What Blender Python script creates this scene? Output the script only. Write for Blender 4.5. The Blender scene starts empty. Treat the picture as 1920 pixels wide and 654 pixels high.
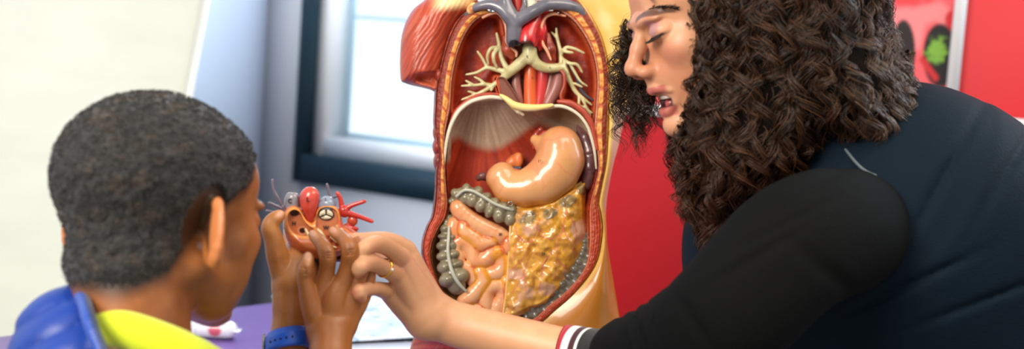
import bpy, math, random
import numpy as np
from mathutils import Vector, Matrix, noise as mnoise
random.seed(7); rng = np.random.default_rng(11)
SC = bpy.context.scene
COL = SC.collection
# ---------------------------------------------------------------- camera
F = 2667.0                                   # focal length in pixels of the 1920 wide frame
CAM = np.array((0.0, 0.0, 1.30))
PITCH, ROLL = math.radians(5.7), math.radians(4.0)
fwd = np.array((0, math.cos(PITCH), -math.sin(PITCH)))
r0 = np.array((1.0, 0, 0)); u0 = np.array((0, math.sin(PITCH), math.cos(PITCH)))
RT = r0 * math.cos(ROLL) + u0 * math.sin(ROLL)
UP = u0 * math.cos(ROLL) - r0 * math.sin(ROLL)
cd = bpy.data.cameras.new('camera'); cam = bpy.data.objects.new('camera', cd); COL.objects.link(cam)
cam.matrix_world = Matrix(((RT[0], UP[0], -fwd[0], CAM[0]), (RT[1], UP[1], -fwd[1], CAM[1]), (RT[2], UP[2], -fwd[2], CAM[2]), (0, 0, 0, 1)))
cd.sensor_width = 36; cd.lens = 36 * F / 1920; cd.clip_start = 0.05
cd.dof.use_dof = True; cd.dof.focus_distance = 1.72; cd.dof.aperture_fstop = 50 / 13.0
SC.camera = cam
# ---------------------------------------------------------------- world, lights, exposure
SC.view_settings.view_transform = 'Standard'; SC.view_settings.look = 'None'
SC.view_settings.gamma = 1; SC.view_settings.exposure = 0.0; SC.view_settings.use_curve_mapping = False
W = bpy.data.worlds.new('daylight'); SC.world = W; W.use_nodes = True
W.node_tree.nodes['Background'].inputs[0].default_value = (1.0, 0.97, 0.94, 1)
W.node_tree.nodes['Background'].inputs[1].default_value = 0.70
def area(name, loc, target, size, power, color):
    l = bpy.data.lights.new(name, 'AREA'); l.shape = 'RECTANGLE'; l.size, l.size_y = size; l.energy = power; l.color = color
    o = bpy.data.objects.new(name, l); COL.objects.link(o); o.location = loc
    o.rotation_euler = (Vector(target) - Vector(loc)).to_track_quat('-Z', 'Y').to_euler()
    return o
area('room_window_light', (-1.3, -0.3, 2.35), (0.1, 1.8, 1.1), (0.9, 1.3), 84, (1.0, 0.93, 0.82))
area('ceiling_lamp_light', (0.9, 0.9, 2.75), (0.5, 1.6, 1.0), (1.4, 0.8), 26, (1.0, 0.88, 0.72))
area('daylight_from_window', (0.05, 3.75, 2.1), (-1.3, 3.1, 1.4), (0.9, 1.0), 36, (0.82, 0.92, 1.0))
area('cool_rim_light', (2.1, 2.5, 2.3), (0.7, 1.6, 1.15), (0.8, 1.2), 34, (0.70, 0.86, 1.0))  # added rim light out of view, cools the woman's back and hair
# ---------------------------------------------------------------- frames: a pixel and a depth give a point
def cam2w(p):
    p = np.atleast_2d(np.asarray(p, float)); return CAM + p[:, :1] * RT - p[:, 1:2] * UP + p[:, 2:3] * fwd
def PX(u, v, d):
    u, v, d = np.broadcast_arrays(np.asarray(u, float), np.asarray(v, float), np.asarray(d, float))
    return cam2w(np.stack([(u.ravel() - 960) * d.ravel() / F, (v.ravel() - 327) * d.ravel() / F, d.ravel()], 1))
def C3(u, v, d): return np.array(((u - 960) * d / F, (v - 327) * d / F, d))     # camera metres: right, down, ahead
def uvw(p, D):                                                                  # (pixel, pixel, relief in pixels) about depth D
    p = np.atleast_2d(p); return PX(p[:, 0], p[:, 1], D + p[:, 2] * D / F)
def S(r, g, b):
    return tuple(((c / 255) / 12.92 if c <= 10 else ((c / 255 + 0.055) / 1.055) ** 2.4) for c in (r, g, b))
A = np.array
def ss(a, b, x):
    t = np.clip((x - a) / (b - a), 0, 1); return t * t * (3 - 2 * t)
def mix(a, b, t):
    t = np.asarray(t)[..., None]; return np.asarray(a) * (1 - t) + np.asarray(b) * t
# value noise in numpy
_T = rng.random((64, 64, 64)).astype(np.float32)
def vn(x, y, z=0.0):
    x, y, z = np.broadcast_arrays(x, y, z)
    xi = np.floor(x).astype(int); yi = np.floor(y).astype(int); zi = np.floor(z).astype(int)
    fx = x - xi; fy = y - yi; fz = z - zi
    fx = fx * fx * (3 - 2 * fx); fy = fy * fy * (3 - 2 * fy); fz = fz * fz * (3 - 2 * fz)
    g = lambda a, b, c: _T[(xi + a) & 63, (yi + b) & 63, (zi + c) & 63]
    l = lambda p, q, t: p + (q - p) * t
    return l(l(l(g(0,0,0), g(1,0,0), fx), l(g(0,1,0), g(1,1,0), fx), fy), l(l(g(0,0,1), g(1,0,1), fx), l(g(0,1,1), g(1,1,1), fx), fy), fz)
def fbm(x, y, z=0.0, o=4):
    s = 0; a = 0.5
    for k in range(o):
        s = s + a * vn(x * 2 ** k + 7.3 * k, y * 2 ** k + 3.1 * k, z * 2 ** k + 1.7 * k); a *= 0.5
    return s / (1 - 0.5 ** o)
# ---------------------------------------------------------------- materials
MATS = {}
def mat(name, color=(0.5, 0.5, 0.5), rough=0.5, vcol=False, metal=0.0, sss=0.0, spec=0.5, coat=0.0, sheen=0.0, bump=0.0, bscale=200.0, var=0.0, vscale=20.0, emit=None, trans=0.0, sssr=(1.0, 0.3, 0.15), sscale=0.004, aniso=None):
    if name in MATS: return MATS[name]
    m = bpy.data.materials.new(name); m.use_nodes = True; nt = m.node_tree; b = nt.nodes['Principled BSDF']
    b.inputs['Base Color'].default_value = (*color, 1); b.inputs['Roughness'].default_value = rough; b.inputs['Metallic'].default_value = metal
    b.inputs['Specular IOR Level'].default_value = spec; b.inputs['Coat Weight'].default_value = coat; b.inputs['Coat Roughness'].default_value = 0.08
    b.inputs['Sheen Weight'].default_value = sheen; b.inputs['Transmission Weight'].default_value = trans
    if sss:
        b.inputs['Subsurface Weight'].default_value = sss; b.inputs['Subsurface Radius'].default_value = sssr; b.inputs['Subsurface Scale'].default_value = sscale
    if emit: b.inputs['Emission Color'].default_value = (*emit[0], 1); b.inputs['Emission Strength'].default_value = emit[1]
    src = None
    tc = nt.nodes.new('ShaderNodeTexCoord')
    if vcol:
        a = nt.nodes.new('ShaderNodeAttribute'); a.attribute_name = 'Col'; src = a.outputs['Color']
    if var:
        n = nt.nodes.new('ShaderNodeTexNoise'); n.inputs['Scale'].default_value = vscale; n.inputs['Detail'].default_value = 5
        if aniso:
            mp = nt.nodes.new('ShaderNodeMapping'); mp.inputs['Scale'].default_value = aniso; nt.links.new(tc.outputs['Object'], mp.inputs[0]); nt.links.new(mp.outputs[0], n.inputs['Vector'])
        else: nt.links.new(tc.outputs['Object'], n.inputs['Vector'])
        mr = nt.nodes.new('ShaderNodeMapRange'); mr.inputs[1].default_value = 0.3; mr.inputs[2].default_value = 0.7; mr.inputs[3].default_value = 1 - var; mr.inputs[4].default_value = 1 + var
        nt.links.new(n.outputs['Fac'], mr.inputs[0])
        vm = nt.nodes.new('ShaderNodeVectorMath'); vm.operation = 'SCALE'
        if src: nt.links.new(src, vm.inputs[0])
        else: vm.inputs[0].default_value = color
        nt.links.new(mr.outputs[0], vm.inputs['Scale']); src = vm.outputs[0]
    if src: nt.links.new(src, b.inputs['Base Color'])
    if bump:
        n = nt.nodes.new('ShaderNodeTexNoise'); n.inputs['Scale'].default_value = bscale; n.inputs['Detail'].default_value = 4
        nt.links.new(tc.outputs['Object'], n.inputs['Vector'])
        bp = nt.nodes.new('ShaderNodeBump'); bp.inputs['Strength'].default_value = bump; bp.inputs['Distance'].default_value = 0.002
        nt.links.new(n.outputs['Fac'], bp.inputs['Height']); nt.links.new(bp.outputs[0], b.inputs['Normal'])
    MATS[name] = m; return m
# ---------------------------------------------------------------- objects
ROOT = {}
def thing(name, label, cat, loc, group=None):
    o = bpy.data.objects.new(name, None); COL.objects.link(o); o.location = loc; o.empty_display_size = 0.02
    o['label'] = label; o['category'] = cat
    if group: o['group'] = group
    ROOT[o.name] = np.array(loc, float); return o
def obj(name, vf, m, parent=None, label=None, cat=None, group=None, kind=None, smooth=True, loc=None):
    V = np.asarray(vf[0], float); Fc = vf[1]; colr = vf[2] if len(vf) > 2 else None
    if parent is not None: base = ROOT[parent.name]
    else: base = np.array(loc, float) if loc is not None else np.array((V[:, 0].mean(), V[:, 1].mean(), V[:, 2].min()))
    me = bpy.data.meshes.new(name); V2 = V - base
    if isinstance(Fc, np.ndarray):
        k = Fc.shape[1]; n = len(Fc)
        me.vertices.add(len(V2)); me.vertices.foreach_set('co', V2.astype(np.float32).ravel())
        me.loops.add(n * k); me.loops.foreach_set('vertex_index', Fc.astype(np.int32).ravel())
        me.polygons.add(n); me.polygons.foreach_set('loop_start', np.arange(0, n * k, k, dtype=np.int32))
        me.update(calc_edges=True)
    else: me.from_pydata(V2.tolist(), [], [list(map(int, f)) for f in Fc])
    if smooth: me.polygons.foreach_set('use_smooth', np.ones(len(me.polygons), bool))
    if colr is not None:
        c = np.ones((len(V2), 4), np.float32); c[:, :3] = np.clip(colr, 0, 1); a = me.color_attributes.new('Col', 'FLOAT_COLOR', 'POINT'); a.data.foreach_set('color', c.ravel())
    me.validate(); me.materials.append(m)
    o = bpy.data.objects.new(name, me); COL.objects.link(o)
    if parent is not None: o.parent = parent
    if parent is None or parent.type == 'MESH':
        pass
    if parent is None: o.location = base
    ROOT[o.name] = base
    if label: o['label'] = label
    if cat: o['category'] = cat
    if group: o['group'] = group
    if kind: o['kind'] = kind
    return o
def join(parts):
    V = []; Fs = []; Cs = []; n = 0; hc = any(len(p) > 2 and p[2] is not None for p in parts)
    k = {f.shape[1] for p in parts for f in [p[1]] if isinstance(f, np.ndarray)}
    arr = len(k) == 1 and all(isinstance(p[1], np.ndarray) for p in parts)
    for p in parts:
        V.append(np.asarray(p[0], float))
        if arr: Fs.append(p[1] + n)
        else: Fs += [[int(i) + n for i in f] for f in p[1]]
        if hc: Cs.append(p[2] if len(p) > 2 and p[2] is not None else np.ones((len(p[0]), 3)))
        n += len(p[0])
    return (np.concatenate(V), np.concatenate(Fs) if arr else Fs, np.concatenate(Cs) if hc else None)
def boxw(c, size, ax=None):            # box with its own axes (rows), centred at c
    ax = np.eye(3) if ax is None else np.asarray(ax, float)
    s = np.array([(x, y, z) for x in (-.5, .5) for y in (-.5, .5) for z in (-.5, .5)]) * np.asarray(size)
    return (np.asarray(c) + s @ ax, np.array([(0,1,3,2),(4,6,7,5),(0,4,5,1),(2,3,7,6),(0,2,6,4),(1,5,7,3)]))
def cr(pts, n):                        # Catmull-Rom through rows of any width
    P = np.asarray(pts, float)
    if len(P) == 2: t = np.linspace(0, 1, n)[:, None]; return P[0] * (1 - t) + P[1] * t
    P = np.vstack([2 * P[0] - P[1], P, 2 * P[-1] - P[-2]])
    L = np.r_[0, np.cumsum(np.maximum(1e-9, np.linalg.norm(np.diff(P[1:-1, :3], axis=0), axis=1)))]; s = np.linspace(0, L[-1], n)
    i = np.clip(np.searchsorted(L, s, side='right') - 1, 0, len(L) - 2); t = ((s - L[i]) / (L[i + 1] - L[i]))[:, None]
    a, b, c, d = P[i], P[i + 1], P[i + 2], P[i + 3]
    return 0.5 * (2 * b + (c - a) * t + (2 * a - 5 * b + 4 * c - d) * t ** 2 + (3 * b - 3 * c + d - a) * t ** 3)
def tube(pts, rad, n=None, k=12, cap=True, flat=1.0, ncol=None):     # pts in any space
    P = np.asarray(pts, float); R = np.broadcast_to(np.asarray(rad, float), (len(P),))
    n = n or max(8, len(P) * 8); Q = cr(np.column_stack([P, R]), n); P, R = Q[:, :3], np.maximum(Q[:, 3], 1e-6)
    T = np.gradient(P, axis=0); T /= np.linalg.norm(T, axis=1)[:, None] + 1e-12
    up = np.array((0.0, 0, 1)) if abs(T[0][2]) < 0.9 else np.array((1.0, 0, 0)); N = np.zeros_like(P)
    v = np.cross(np.cross(T[0], up), T[0])
    for i in range(n):
        v = v - T[i] * (v @ T[i]); v /= np.linalg.norm(v) + 1e-12; N[i] = v
    B = np.cross(T, N); a = np.linspace(0, 2 * np.pi, k, endpoint=False)
    if cap:   # rounded ends
        e = np.array([0.35, 0.75, 1.0]); 
        P = np.vstack([P[0] - T[0] * R[0] * 0.7, P[0] - T[0] * R[0] * 0.5, P, P[-1] + T[-1] * R[-1] * 0.5, P[-1] + T[-1] * R[-1] * 0.7])
        R = np.r_[R[0] * 0.25, R[0] * 0.75, R, R[-1] * 0.75, R[-1] * 0.25]; N = np.vstack([N[:1], N[:1], N, N[-1:], N[-1:]]); B = np.vstack([B[:1], B[:1], B, B[-1:], B[-1:]]); n += 4
    V = P[:, None] + R[:, None, None] * (np.cos(a)[None, :, None] * N[:, None] * flat + np.sin(a)[None, :, None] * B[:, None])
    V = V.reshape(-1, 3); i, j = np.meshgrid(np.arange(n - 1), np.arange(k), indexing='ij'); i = i.ravel(); j = j.ravel(); j2 = (j + 1) % k
    Fq = np.column_stack([i * k + j, i * k + j2, (i + 1) * k + j2, (i + 1) * k + j])
    c0 = [(0, k - 1 - q, k - 2 - q, 0) for q in range(0)]
    # close ends with a centre vertex as degenerate-free fans of quads
    V = np.vstack([V, P[0], P[-1]]); m = len(V)
    f0 = [((q + 2) % k, (q + 1) % k, q, m - 2) for q in range(0, k - 1, 2)]
    f1 = [((n - 1) * k + q, (n - 1) * k + (q + 1) % k, (n - 1) * k + (q + 2) % k, m - 1) for q in range(0, k - 1, 2)]
    return (V, np.vstack([Fq, f0, f1]).astype(int))
# ---------------------------------------------------------------- implicit surfaces
class SDF:
    def __init__(s, lo, hi, h):
        s.lo = np.array(lo, np.float32); s.h = h; s.n = np.maximum(4, np.ceil((np.array(hi) - np.array(lo)) / h).astype(int) + 1)
        s.F = np.full(s.n, 1e3 * h, np.float32); s.ax = [s.lo[i] + np.arange(s.n[i], dtype=np.float32) * h for i in range(3)]
    def sub(s, lo, hi):
        a = np.clip(np.floor((np.array(lo) - s.lo) / s.h).astype(int), 0, s.n - 1); b = np.clip(np.ceil((np.array(hi) - s.lo) / s.h).astype(int) + 1, 1, s.n)
        sl = tuple(slice(a[i], max(b[i], a[i] + 1)) for i in range(3)); X, Y, Z = np.meshgrid(*[s.ax[i][sl[i]] for i in range(3)], indexing='ij', sparse=True)
        return sl, X, Y, Z
    def put(s, sl, d, k, mode='u'):
        f = s.F[sl]
        if mode == 's': f2 = -f
        else: f2 = f
        if k > 0:
            hh = np.maximum(k - np.abs(f2 - d), 0) / k; r = np.minimum(f2, d) - hh * hh * k * 0.25
        else: r = np.minimum(f2, d)
        s.F[sl] = -r if mode == 's' else r
    def cone(s, a, b, ra, rb, k=0.0, mode='u', fl=None):
        a = np.array(a, np.float32); b = np.array(b, np.float32); pad = max(ra, rb) + 2 * k + 3 * s.h
        sl, X, Y, Z = s.sub(np.minimum(a, b) - pad, np.maximum(a, b) + pad); ab = b - a; L2 = float(ab @ ab) + 1e-12
        t = np.clip(((X - a[0]) * ab[0] + (Y - a[1]) * ab[1] + (Z - a[2]) * ab[2]) / L2, 0, 1)
        d = np.sqrt((X - a[0] - t * ab[0]) ** 2 + (Y - a[1] - t * ab[1]) ** 2 + (Z - a[2] - t * ab[2]) ** 2) - (ra + (rb - ra) * t)
        if mode == 's': d = d
        s.put(sl, d, k, mode)
    def chain(s, P, R, k=0.0, kk=None, mode='u'):
        for i in range(len(P) - 1): s.cone(P[i], P[i + 1], R[i], R[i + 1], (kk if kk is not None else k) if i else k, mode)
    def ell(s, c, r, k=0.0, mode='u', rot=None):
        c = np.array(c, np.float32); r = np.broadcast_to(np.array(r, np.float32), (3,)); pad = r.max() + 2 * k + 3 * s.h
        sl, X, Y, Z = s.sub(c - pad, c + pad); x, y, z = X - c[0], Y - c[1], Z - c[2]
        if rot is not None: R = np.asarray(rot, np.float32); x, y, z = R[0, 0] * x + R[0, 1] * y + R[0, 2] * z, R[1, 0] * x + R[1, 1] * y + R[1, 2] * z, R[2, 0] * x + R[2, 1] * y + R[2, 2] * z
        q = np.sqrt((x / r[0]) ** 2 + (y / r[1]) ** 2 + (z / r[2]) ** 2); g = np.sqrt((x / r[0] ** 2) ** 2 + (y / r[1] ** 2) ** 2 + (z / r[2] ** 2) ** 2) + 1e-9
        s.put(sl, q * (q - 1) / g, k, mode)
    def field(s, lo, hi, fn, k=0.0, mode='u'):
        sl, X, Y, Z = s.sub(lo, hi); s.put(sl, np.broadcast_to(fn(X, Y, Z), tuple(q.stop - q.start for q in sl)).astype(np.float32), k, mode)
    def mesh(s, smooth=1):
        Fd = s.F.copy()
        for ax in range(3):
            for e in (0, -1):
                ix = [slice(None)] * 3; ix[ax] = e; Fd[tuple(ix)] = np.maximum(Fd[tuple(ix)], s.h)
        ins = Fd < 0; n = s.n; cnt = np.zeros(n - 1, np.int8)
        for dx in (0, 1):
            for dy in (0, 1):
                for dz in (0, 1): cnt += ins[dx:n[0] - 1 + dx, dy:n[1] - 1 + dy, dz:n[2] - 1 + dz]
        act = (cnt > 0) & (cnt < 8); I = np.argwhere(act); idx = np.full(n - 1, -1, np.int32); idx[act] = np.arange(len(I))
        val = np.stack([Fd[I[:, 0] + (c >> 2 & 1), I[:, 1] + (c >> 1 & 1), I[:, 2] + (c & 1)] for c in range(8)], 1)
        acc = np.zeros((len(I), 3)); ct = np.zeros(len(I))
        for a in range(8):
            for bit in (4, 2, 1):
                if a & bit: continue
                b = a | bit; va, vb = val[:, a], val[:, b]; m = (va < 0) != (vb < 0); t = np.where(m, va / np.where(va == vb, 1, va - vb), 0)
                base = np.array((a >> 2 & 1, a >> 1 & 1, a & 1), float); dr = np.array((bit == 4, bit == 2, bit == 1), float)
                acc += np.where(m[:, None], base + t[:, None] * dr, 0); ct += m
        V = I + acc / ct[:, None]; Q = []
        for ax in range(3):
            o1, o2 = [(1, 2), (2, 0), (0, 1)][ax]
            sa = [slice(1, n[i] - 1) for i in range(3)]; sa[ax] = slice(0, n[ax] - 1); sb = list(sa); sb[ax] = slice(1, n[ax])
            A0, B0 = ins[tuple(sa)], ins[tuple(sb)]; E = np.argwhere(A0 != B0)
            if not len(E): continue
            g = E + np.array([sa[i].start for i in range(3)]); fl = A0[tuple(E.T)]
            def c(d1, d2):
                q = g.copy(); q[:, o1] -= d1; q[:, o2] -= d2; return idx[tuple(q.T)]
            q = np.stack([c(1, 1), c(0, 1), c(0, 0), c(1, 0)], 1); q[~fl] = q[~fl][:, ::-1]; Q.append(q)
        Q = np.concatenate(Q)
        Q = Q[(Q >= 0).all(1)]
        for _ in range(smooth):
            acc = np.zeros_like(V); ct = np.zeros(len(V))
            for i in range(4):
                a, b = Q[:, i], Q[:, (i + 1) % 4]
                for d in range(3): acc[:, d] += np.bincount(a, V[b, d], len(V)) + np.bincount(b, V[a, d], len(V))
                ct += np.bincount(a, minlength=len(V)) + np.bincount(b, minlength=len(V))
            V = V * 0.5 + 0.5 * acc / np.maximum(ct, 1)[:, None]
        return V * s.h + s.lo, Q
def pdist(poly, X, Y):                 # signed distance to a polygon, negative inside
    P = np.asarray(poly, float); d = np.full(np.broadcast(X, Y).shape, 1e9); ins = np.zeros(d.shape, bool)
    for i in range(len(P)):
        a, b = P[i], P[(i + 1) % len(P)]; e = b - a; t = np.clip(((X - a[0]) * e[0] + (Y - a[1]) * e[1]) / (e @ e + 1e-9), 0, 1)
        d = np.minimum(d, (X - a[0] - t * e[0]) ** 2 + (Y - a[1] - t * e[1]) ** 2)
        c = ((a[1] > Y) != (b[1] > Y)) & (X < (b[0] - a[0]) * (Y - a[1]) / (b[1] - a[1] + 1e-12) + a[0]); ins ^= c
    d = np.sqrt(d); return np.where(ins, -d, d)
def ldist(path, X, Y):                 # distance to an open path, and the place along it
    P = np.asarray(path, float); d = np.full(np.broadcast(X, Y).shape, 1e9); w = np.zeros(d.shape); L = 0
    for i in range(len(P) - 1):
        a, b = P[i][:2], P[i + 1][:2]; e = b - a; l = np.hypot(*e); t = np.clip(((X - a[0]) * e[0] + (Y - a[1]) * e[1]) / (l * l + 1e-9), 0, 1)
        q = np.hypot(X - a[0] - t * e[0], Y - a[1] - t * e[1]); m = q < d; d = np.where(m, q, d); w = np.where(m, L + t * l, w); L += l
    return d, w
def smooth_poly(p, n=200): 
    q = np.vstack([p, p[:1]]); P = np.asarray(q, float); P = np.vstack([P[-2], P, P[1]]); out = []
    m = max(2, n // (len(p)))
    for i in range(1, len(P) - 2):
        for t in np.linspace(0, 1, m, endpoint=False):
            a, b, c, d = P[i - 1], P[i], P[i + 1], P[i + 2]; out.append(0.5 * (2 * b + (c - a) * t + (2 * a - 5 * b + 4 * c - d) * t * t + (3 * b - 3 * c + d - a) * t ** 3))
    return np.array(out)
def relief(poly, wf, wb, h=1.6, D=1.0, extra=None, k=0, sm=1, rnd=4.0):     # solid between two height functions inside an outline
    P = np.asarray(poly, float); lo = P.min(0) - 4 * h; hi = P.max(0) + 4 * h
    ux = np.arange(lo[0], hi[0], h); vy = np.arange(lo[1], hi[1], h); U, Vv = np.meshgrid(ux, vy, indexing='ij'); pd = pdist(P, U, Vv)
    a = wf(U, Vv, -pd); b = wb(U, Vv, -pd); a = np.broadcast_to(a, U.shape); b = np.broadcast_to(b, U.shape)
    m = pd < 2 * h; wlo = a[m].min() - 4 * h; whi = b[m].max() + 4 * h
    s = SDF((lo[0], lo[1], wlo), (ux[-1], vy[-1], whi), h); s.F = s.F[:len(ux), :len(vy)]; s.n = np.array(s.F.shape)
    Z = s.ax[2][None, None]; d = np.maximum(a[..., None] - Z, Z - b[..., None]); d = np.maximum(d, pd[..., None]); s.F = d.astype(np.float32); s.ax = [ux, vy, s.ax[2]]
    if extra: extra(s)
    return s.mesh(sm)
def text(name, s, size, D, u, v, w, m, parent, ang=0.0, thick=0.4, tilt=None):      # small printed characters as meshes
    cu = bpy.data.curves.new('t', 'FONT'); cu.body = s; cu.size = size; cu.extrude = thick; cu.offset = .035 * size; cu.align_x = 'CENTER'; cu.align_y = 'CENTER'
    o = bpy.data.objects.new('t', cu); me = bpy.data.meshes.new_from_object(o); V = np.array([x.co[:] for x in me.vertices]); Fs = [tuple(p.vertices) for p in me.polygons]
    bpy.data.objects.remove(o); bpy.data.curves.remove(cu); bpy.data.meshes.remove(me)
    c, sn = math.cos(ang), math.sin(ang); x = V[:, 0] * c - V[:, 1] * sn; y = V[:, 0] * sn + V[:, 1] * c
    q = np.column_stack([u + x, v - y, w - V[:, 2]])
    return obj(name, (uvw(q, D), Fs), m, parent, smooth=False)
# ================================================================= the setting
def quadgrid(P00, P10, P11, P01, nx=1, ny=1):
    a, b, c, d = map(lambda q: np.asarray(q, float), (P00, P10, P11, P01)); s, t = np.meshgrid(np.linspace(0, 1, nx + 1), np.linspace(0, 1, ny + 1), indexing='ij'); s = s[..., None]; t = t[..., None]
    V = ((a * (1 - s) + b * s) * (1 - t) + (d * (1 - s) + c * s) * t).reshape(-1, 3); i, j = np.meshgrid(np.arange(nx), np.arange(ny), indexing='ij'); i = i.ravel(); j = j.ravel(); m = ny + 1
    return (V, np.column_stack([i * m + j, (i + 1) * m + j, (i + 1) * m + j + 1, i * m + j + 1]))
m_wall = mat('wall_paint', S(190, 193, 202), 0.8, var=0.02, vscale=3, bump=0.15, bscale=60)
m_teal = mat('dark_teal_frame', S(24, 52, 66), 0.45, var=0.05, vscale=8)
m_white = mat('white_frame', S(238, 242, 246), 0.4)
# back wall plane: through one point below the window, running nearer to the right
WA = math.radians(33); wt = np.array((math.cos(WA), -math.sin(WA), 0)); wn = np.array((-math.sin(WA), -math.cos(WA), 0))   # wn faces the room
wp = PX(690, 350, 4.2)[0]; zz = np.array((0, 0, 1.0))
def hit(u, v, off=0.0):                # where the ray of a pixel meets the back wall
    r = PX(u, v, 1.0)[0] - CAM; t = ((wp + wn * off - CAM) @ wn) / (r @ wn); return CAM + r * t
def wc(p): return (np.asarray(p) - wp) @ wt, (np.asarray(p) - wp)[2]
def wpt(a, b, off=0.0): return wp + wt * a + zz * b + wn * off
cx, _ = wc(hit(488, 300))              # the corner with the left wall
x0, _ = wc(hit(568, 200)); _, z0 = wc(hit(690, 352)); x1, z1 = x0 + 1.22, z0 + 1.55
def wall_with_hole(a0, a1, b0, b1, h0, h1, g0, g1, th):
    P = []
    for (p, q, r, s_) in ((a0, h0, b0, b1), (h1, a1, b0, b1), (h0, h1, b0, g0), (h0, h1, g1, b1)):
        P.append(boxw(wpt((p + q) / 2, (r + s_) / 2, -th / 2), (q - p, th, s_ - r), (wt, wn, zz)))
    return join(P)
zf = -wp[2]
obj('wall_back', wall_with_hole(cx, x1 + .22, zf, 2.75 - wp[2], x0, x1, z0, z1, 0.22), m_wall, kind='structure', smooth=False)
wfr = []
def bar(a0, a1, b0, b1, off, th): return boxw(wpt((a0 + a1) / 2, (b0 + b1) / 2, off), (a1 - a0, th, b1 - b0), (wt, wn, zz))
fw = 0.075
fr = join([bar(x0 - .01, x0 + .022, z0 - .01, z1, -0.03, .1), bar(x1 - fw, x1, z0, z1, -0.03, .1), bar(x0 + .022, x1 - fw, z0 - .01, z0 + fw, -0.03, .1), bar(x0 + fw, x1 - fw, z1 - fw, z1, -0.03, .1)])
win = obj('window_1', fr, m_teal, kind='structure', smooth=False)
i0, i1, j0, j1 = x0 + .022, x1 - fw, z0 + fw, z1 - fw
fr2 = join([bar(i0, i0 + .04, j0, j1, -0.075, .09), bar(i1 - .07, i1, j0, j1, -0.075, .09), bar(i0 + .04, i1 - .07, j0, j0 + .055, -0.075, .09), bar(i0 + .07, i1 - .07, j1 - .07, j1, -0.075, .09)])
obj('window_sash', fr2, m_white, win, smooth=False)
mm = [bar(i0 + .04, i0 + .052, j0 + .055, j1 - .07, -0.13, .012), bar(i0 + .04, i1 - .07, j0 + .055, j0 + .067, -0.13, .012)]
for k in range(1, 4): mm.append(bar(i0 + .10 + k * .34, i0 + .108 + k * .34, j0 + .1, j1 - .07, -0.14, .012))
for k in range(1, 4): mm.append(bar(i0 + .05, i1 - .07, j0 + .05 + k * .37, j0 + .058 + k * .37, -0.14, .012))
obj('window_bars', join(mm), mat('pale_bars', S(205, 226, 240), 0.4), win, smooth=False)
mg = bpy.data.materials.new('window_glass'); mg.use_nodes = True; nt = mg.node_tree
for n in list(nt.nodes):
    if n.type != 'OUTPUT_MATERIAL': nt.nodes.remove(n)
tr = nt.nodes.new('ShaderNodeBsdfTransparent'); gl = nt.nodes.new('ShaderNodeBsdfGlossy'); gl.inputs['Roughness'].default_value = 0.02; mx = nt.nodes.new('ShaderNodeMixShader'); mx.inputs[0].default_value = 0.05
tr.inputs[0].default_value = (0.93, 0.98, 1, 1)
nt.links.new(tr.outputs[0], mx.inputs[1]); nt.links.new(gl.outputs[0], mx.inputs[2]); nt.links.new(mx.outputs[0], [n for n in nt.nodes if n.type == 'OUTPUT_MATERIAL'][0].inputs[0])
obj('window_pane', bar(i0 + .04, i1 - .07, j0 + .055, j1 - .07, -0.11, .006), mg, win, smooth=False)
# bright overcast daylight standing outside the window
m_day = mat('overcast_sky', (0.9, 0.97, 1), 1.0); nt = m_day.node_tree; bs = nt.nodes['Principled BSDF']; at_ = nt.nodes.new('ShaderNodeAttribute'); at_.attribute_name = 'Col'
nt.links.new(at_.outputs['Color'], bs.inputs['Emission Color']); bs.inputs['Emission Strength'].default_value = 1.35; bs.inputs['Base Color'].default_value = (0, 0, 0, 1)
V, Q = quadgrid(wpt(x0 - 2.2, z0 - 1.6, -1.6), wpt(x1 + 2.2, z0 - 1.6, -1.6), wpt(x1 + 2.2, z1 + 1.6, -1.6), wpt(x0 - 2.2, z1 + 1.6, -1.6), 140, 60)
sa = (V - wp) @ wt; sn = fbm(sa * 2.2, V[:, 2] * 1.1); su = (sa - x0); sc0 = mix(np.tile(A((.66, .84, .93)), (len(V), 1)), A((.93, .98, 1.0)), ss(-.08, .06, su - (wc(hit(652, 150, -1.6))[0] - x0) + .10 * (sn - .5))); sc0 = mix(sc0, A((.78, .90, .98)), ss(.6, .75, sn) * .3)
obj('overcast_sky_outside', (V, Q, sc0), m_day, kind='structure', smooth=False)
cw = wpt(cx, 0); lt = np.array((-0.42, -0.907, 0)); lt /= np.linalg.norm(lt)
obj('wall_left', boxw(cw * A((1, 1, 0)) + lt * 2.2 + np.array((-.907, .42, 0)) * .06 + zz * 1.375, (4.4, .12, 2.75), (lt, np.cross(zz, lt), zz)), mat('left_wall_paint', S(204, 216, 236), 0.7), kind='structure', smooth=False)
rc = wpt(x1 + .22, 0) * A((1, 1, 0)); obj('wall_right', boxw(rc + A((1.3, .06, 1.375)), (2.6, .12, 2.75)), m_wall, kind='structure', smooth=False)
obj('floor', boxw((0, 2.2, -0.03), (9, 9, 0.06)), mat('floor_vinyl', S(120, 118, 116), 0.35, var=0.06, vscale=2), kind='structure', smooth=False)
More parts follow.
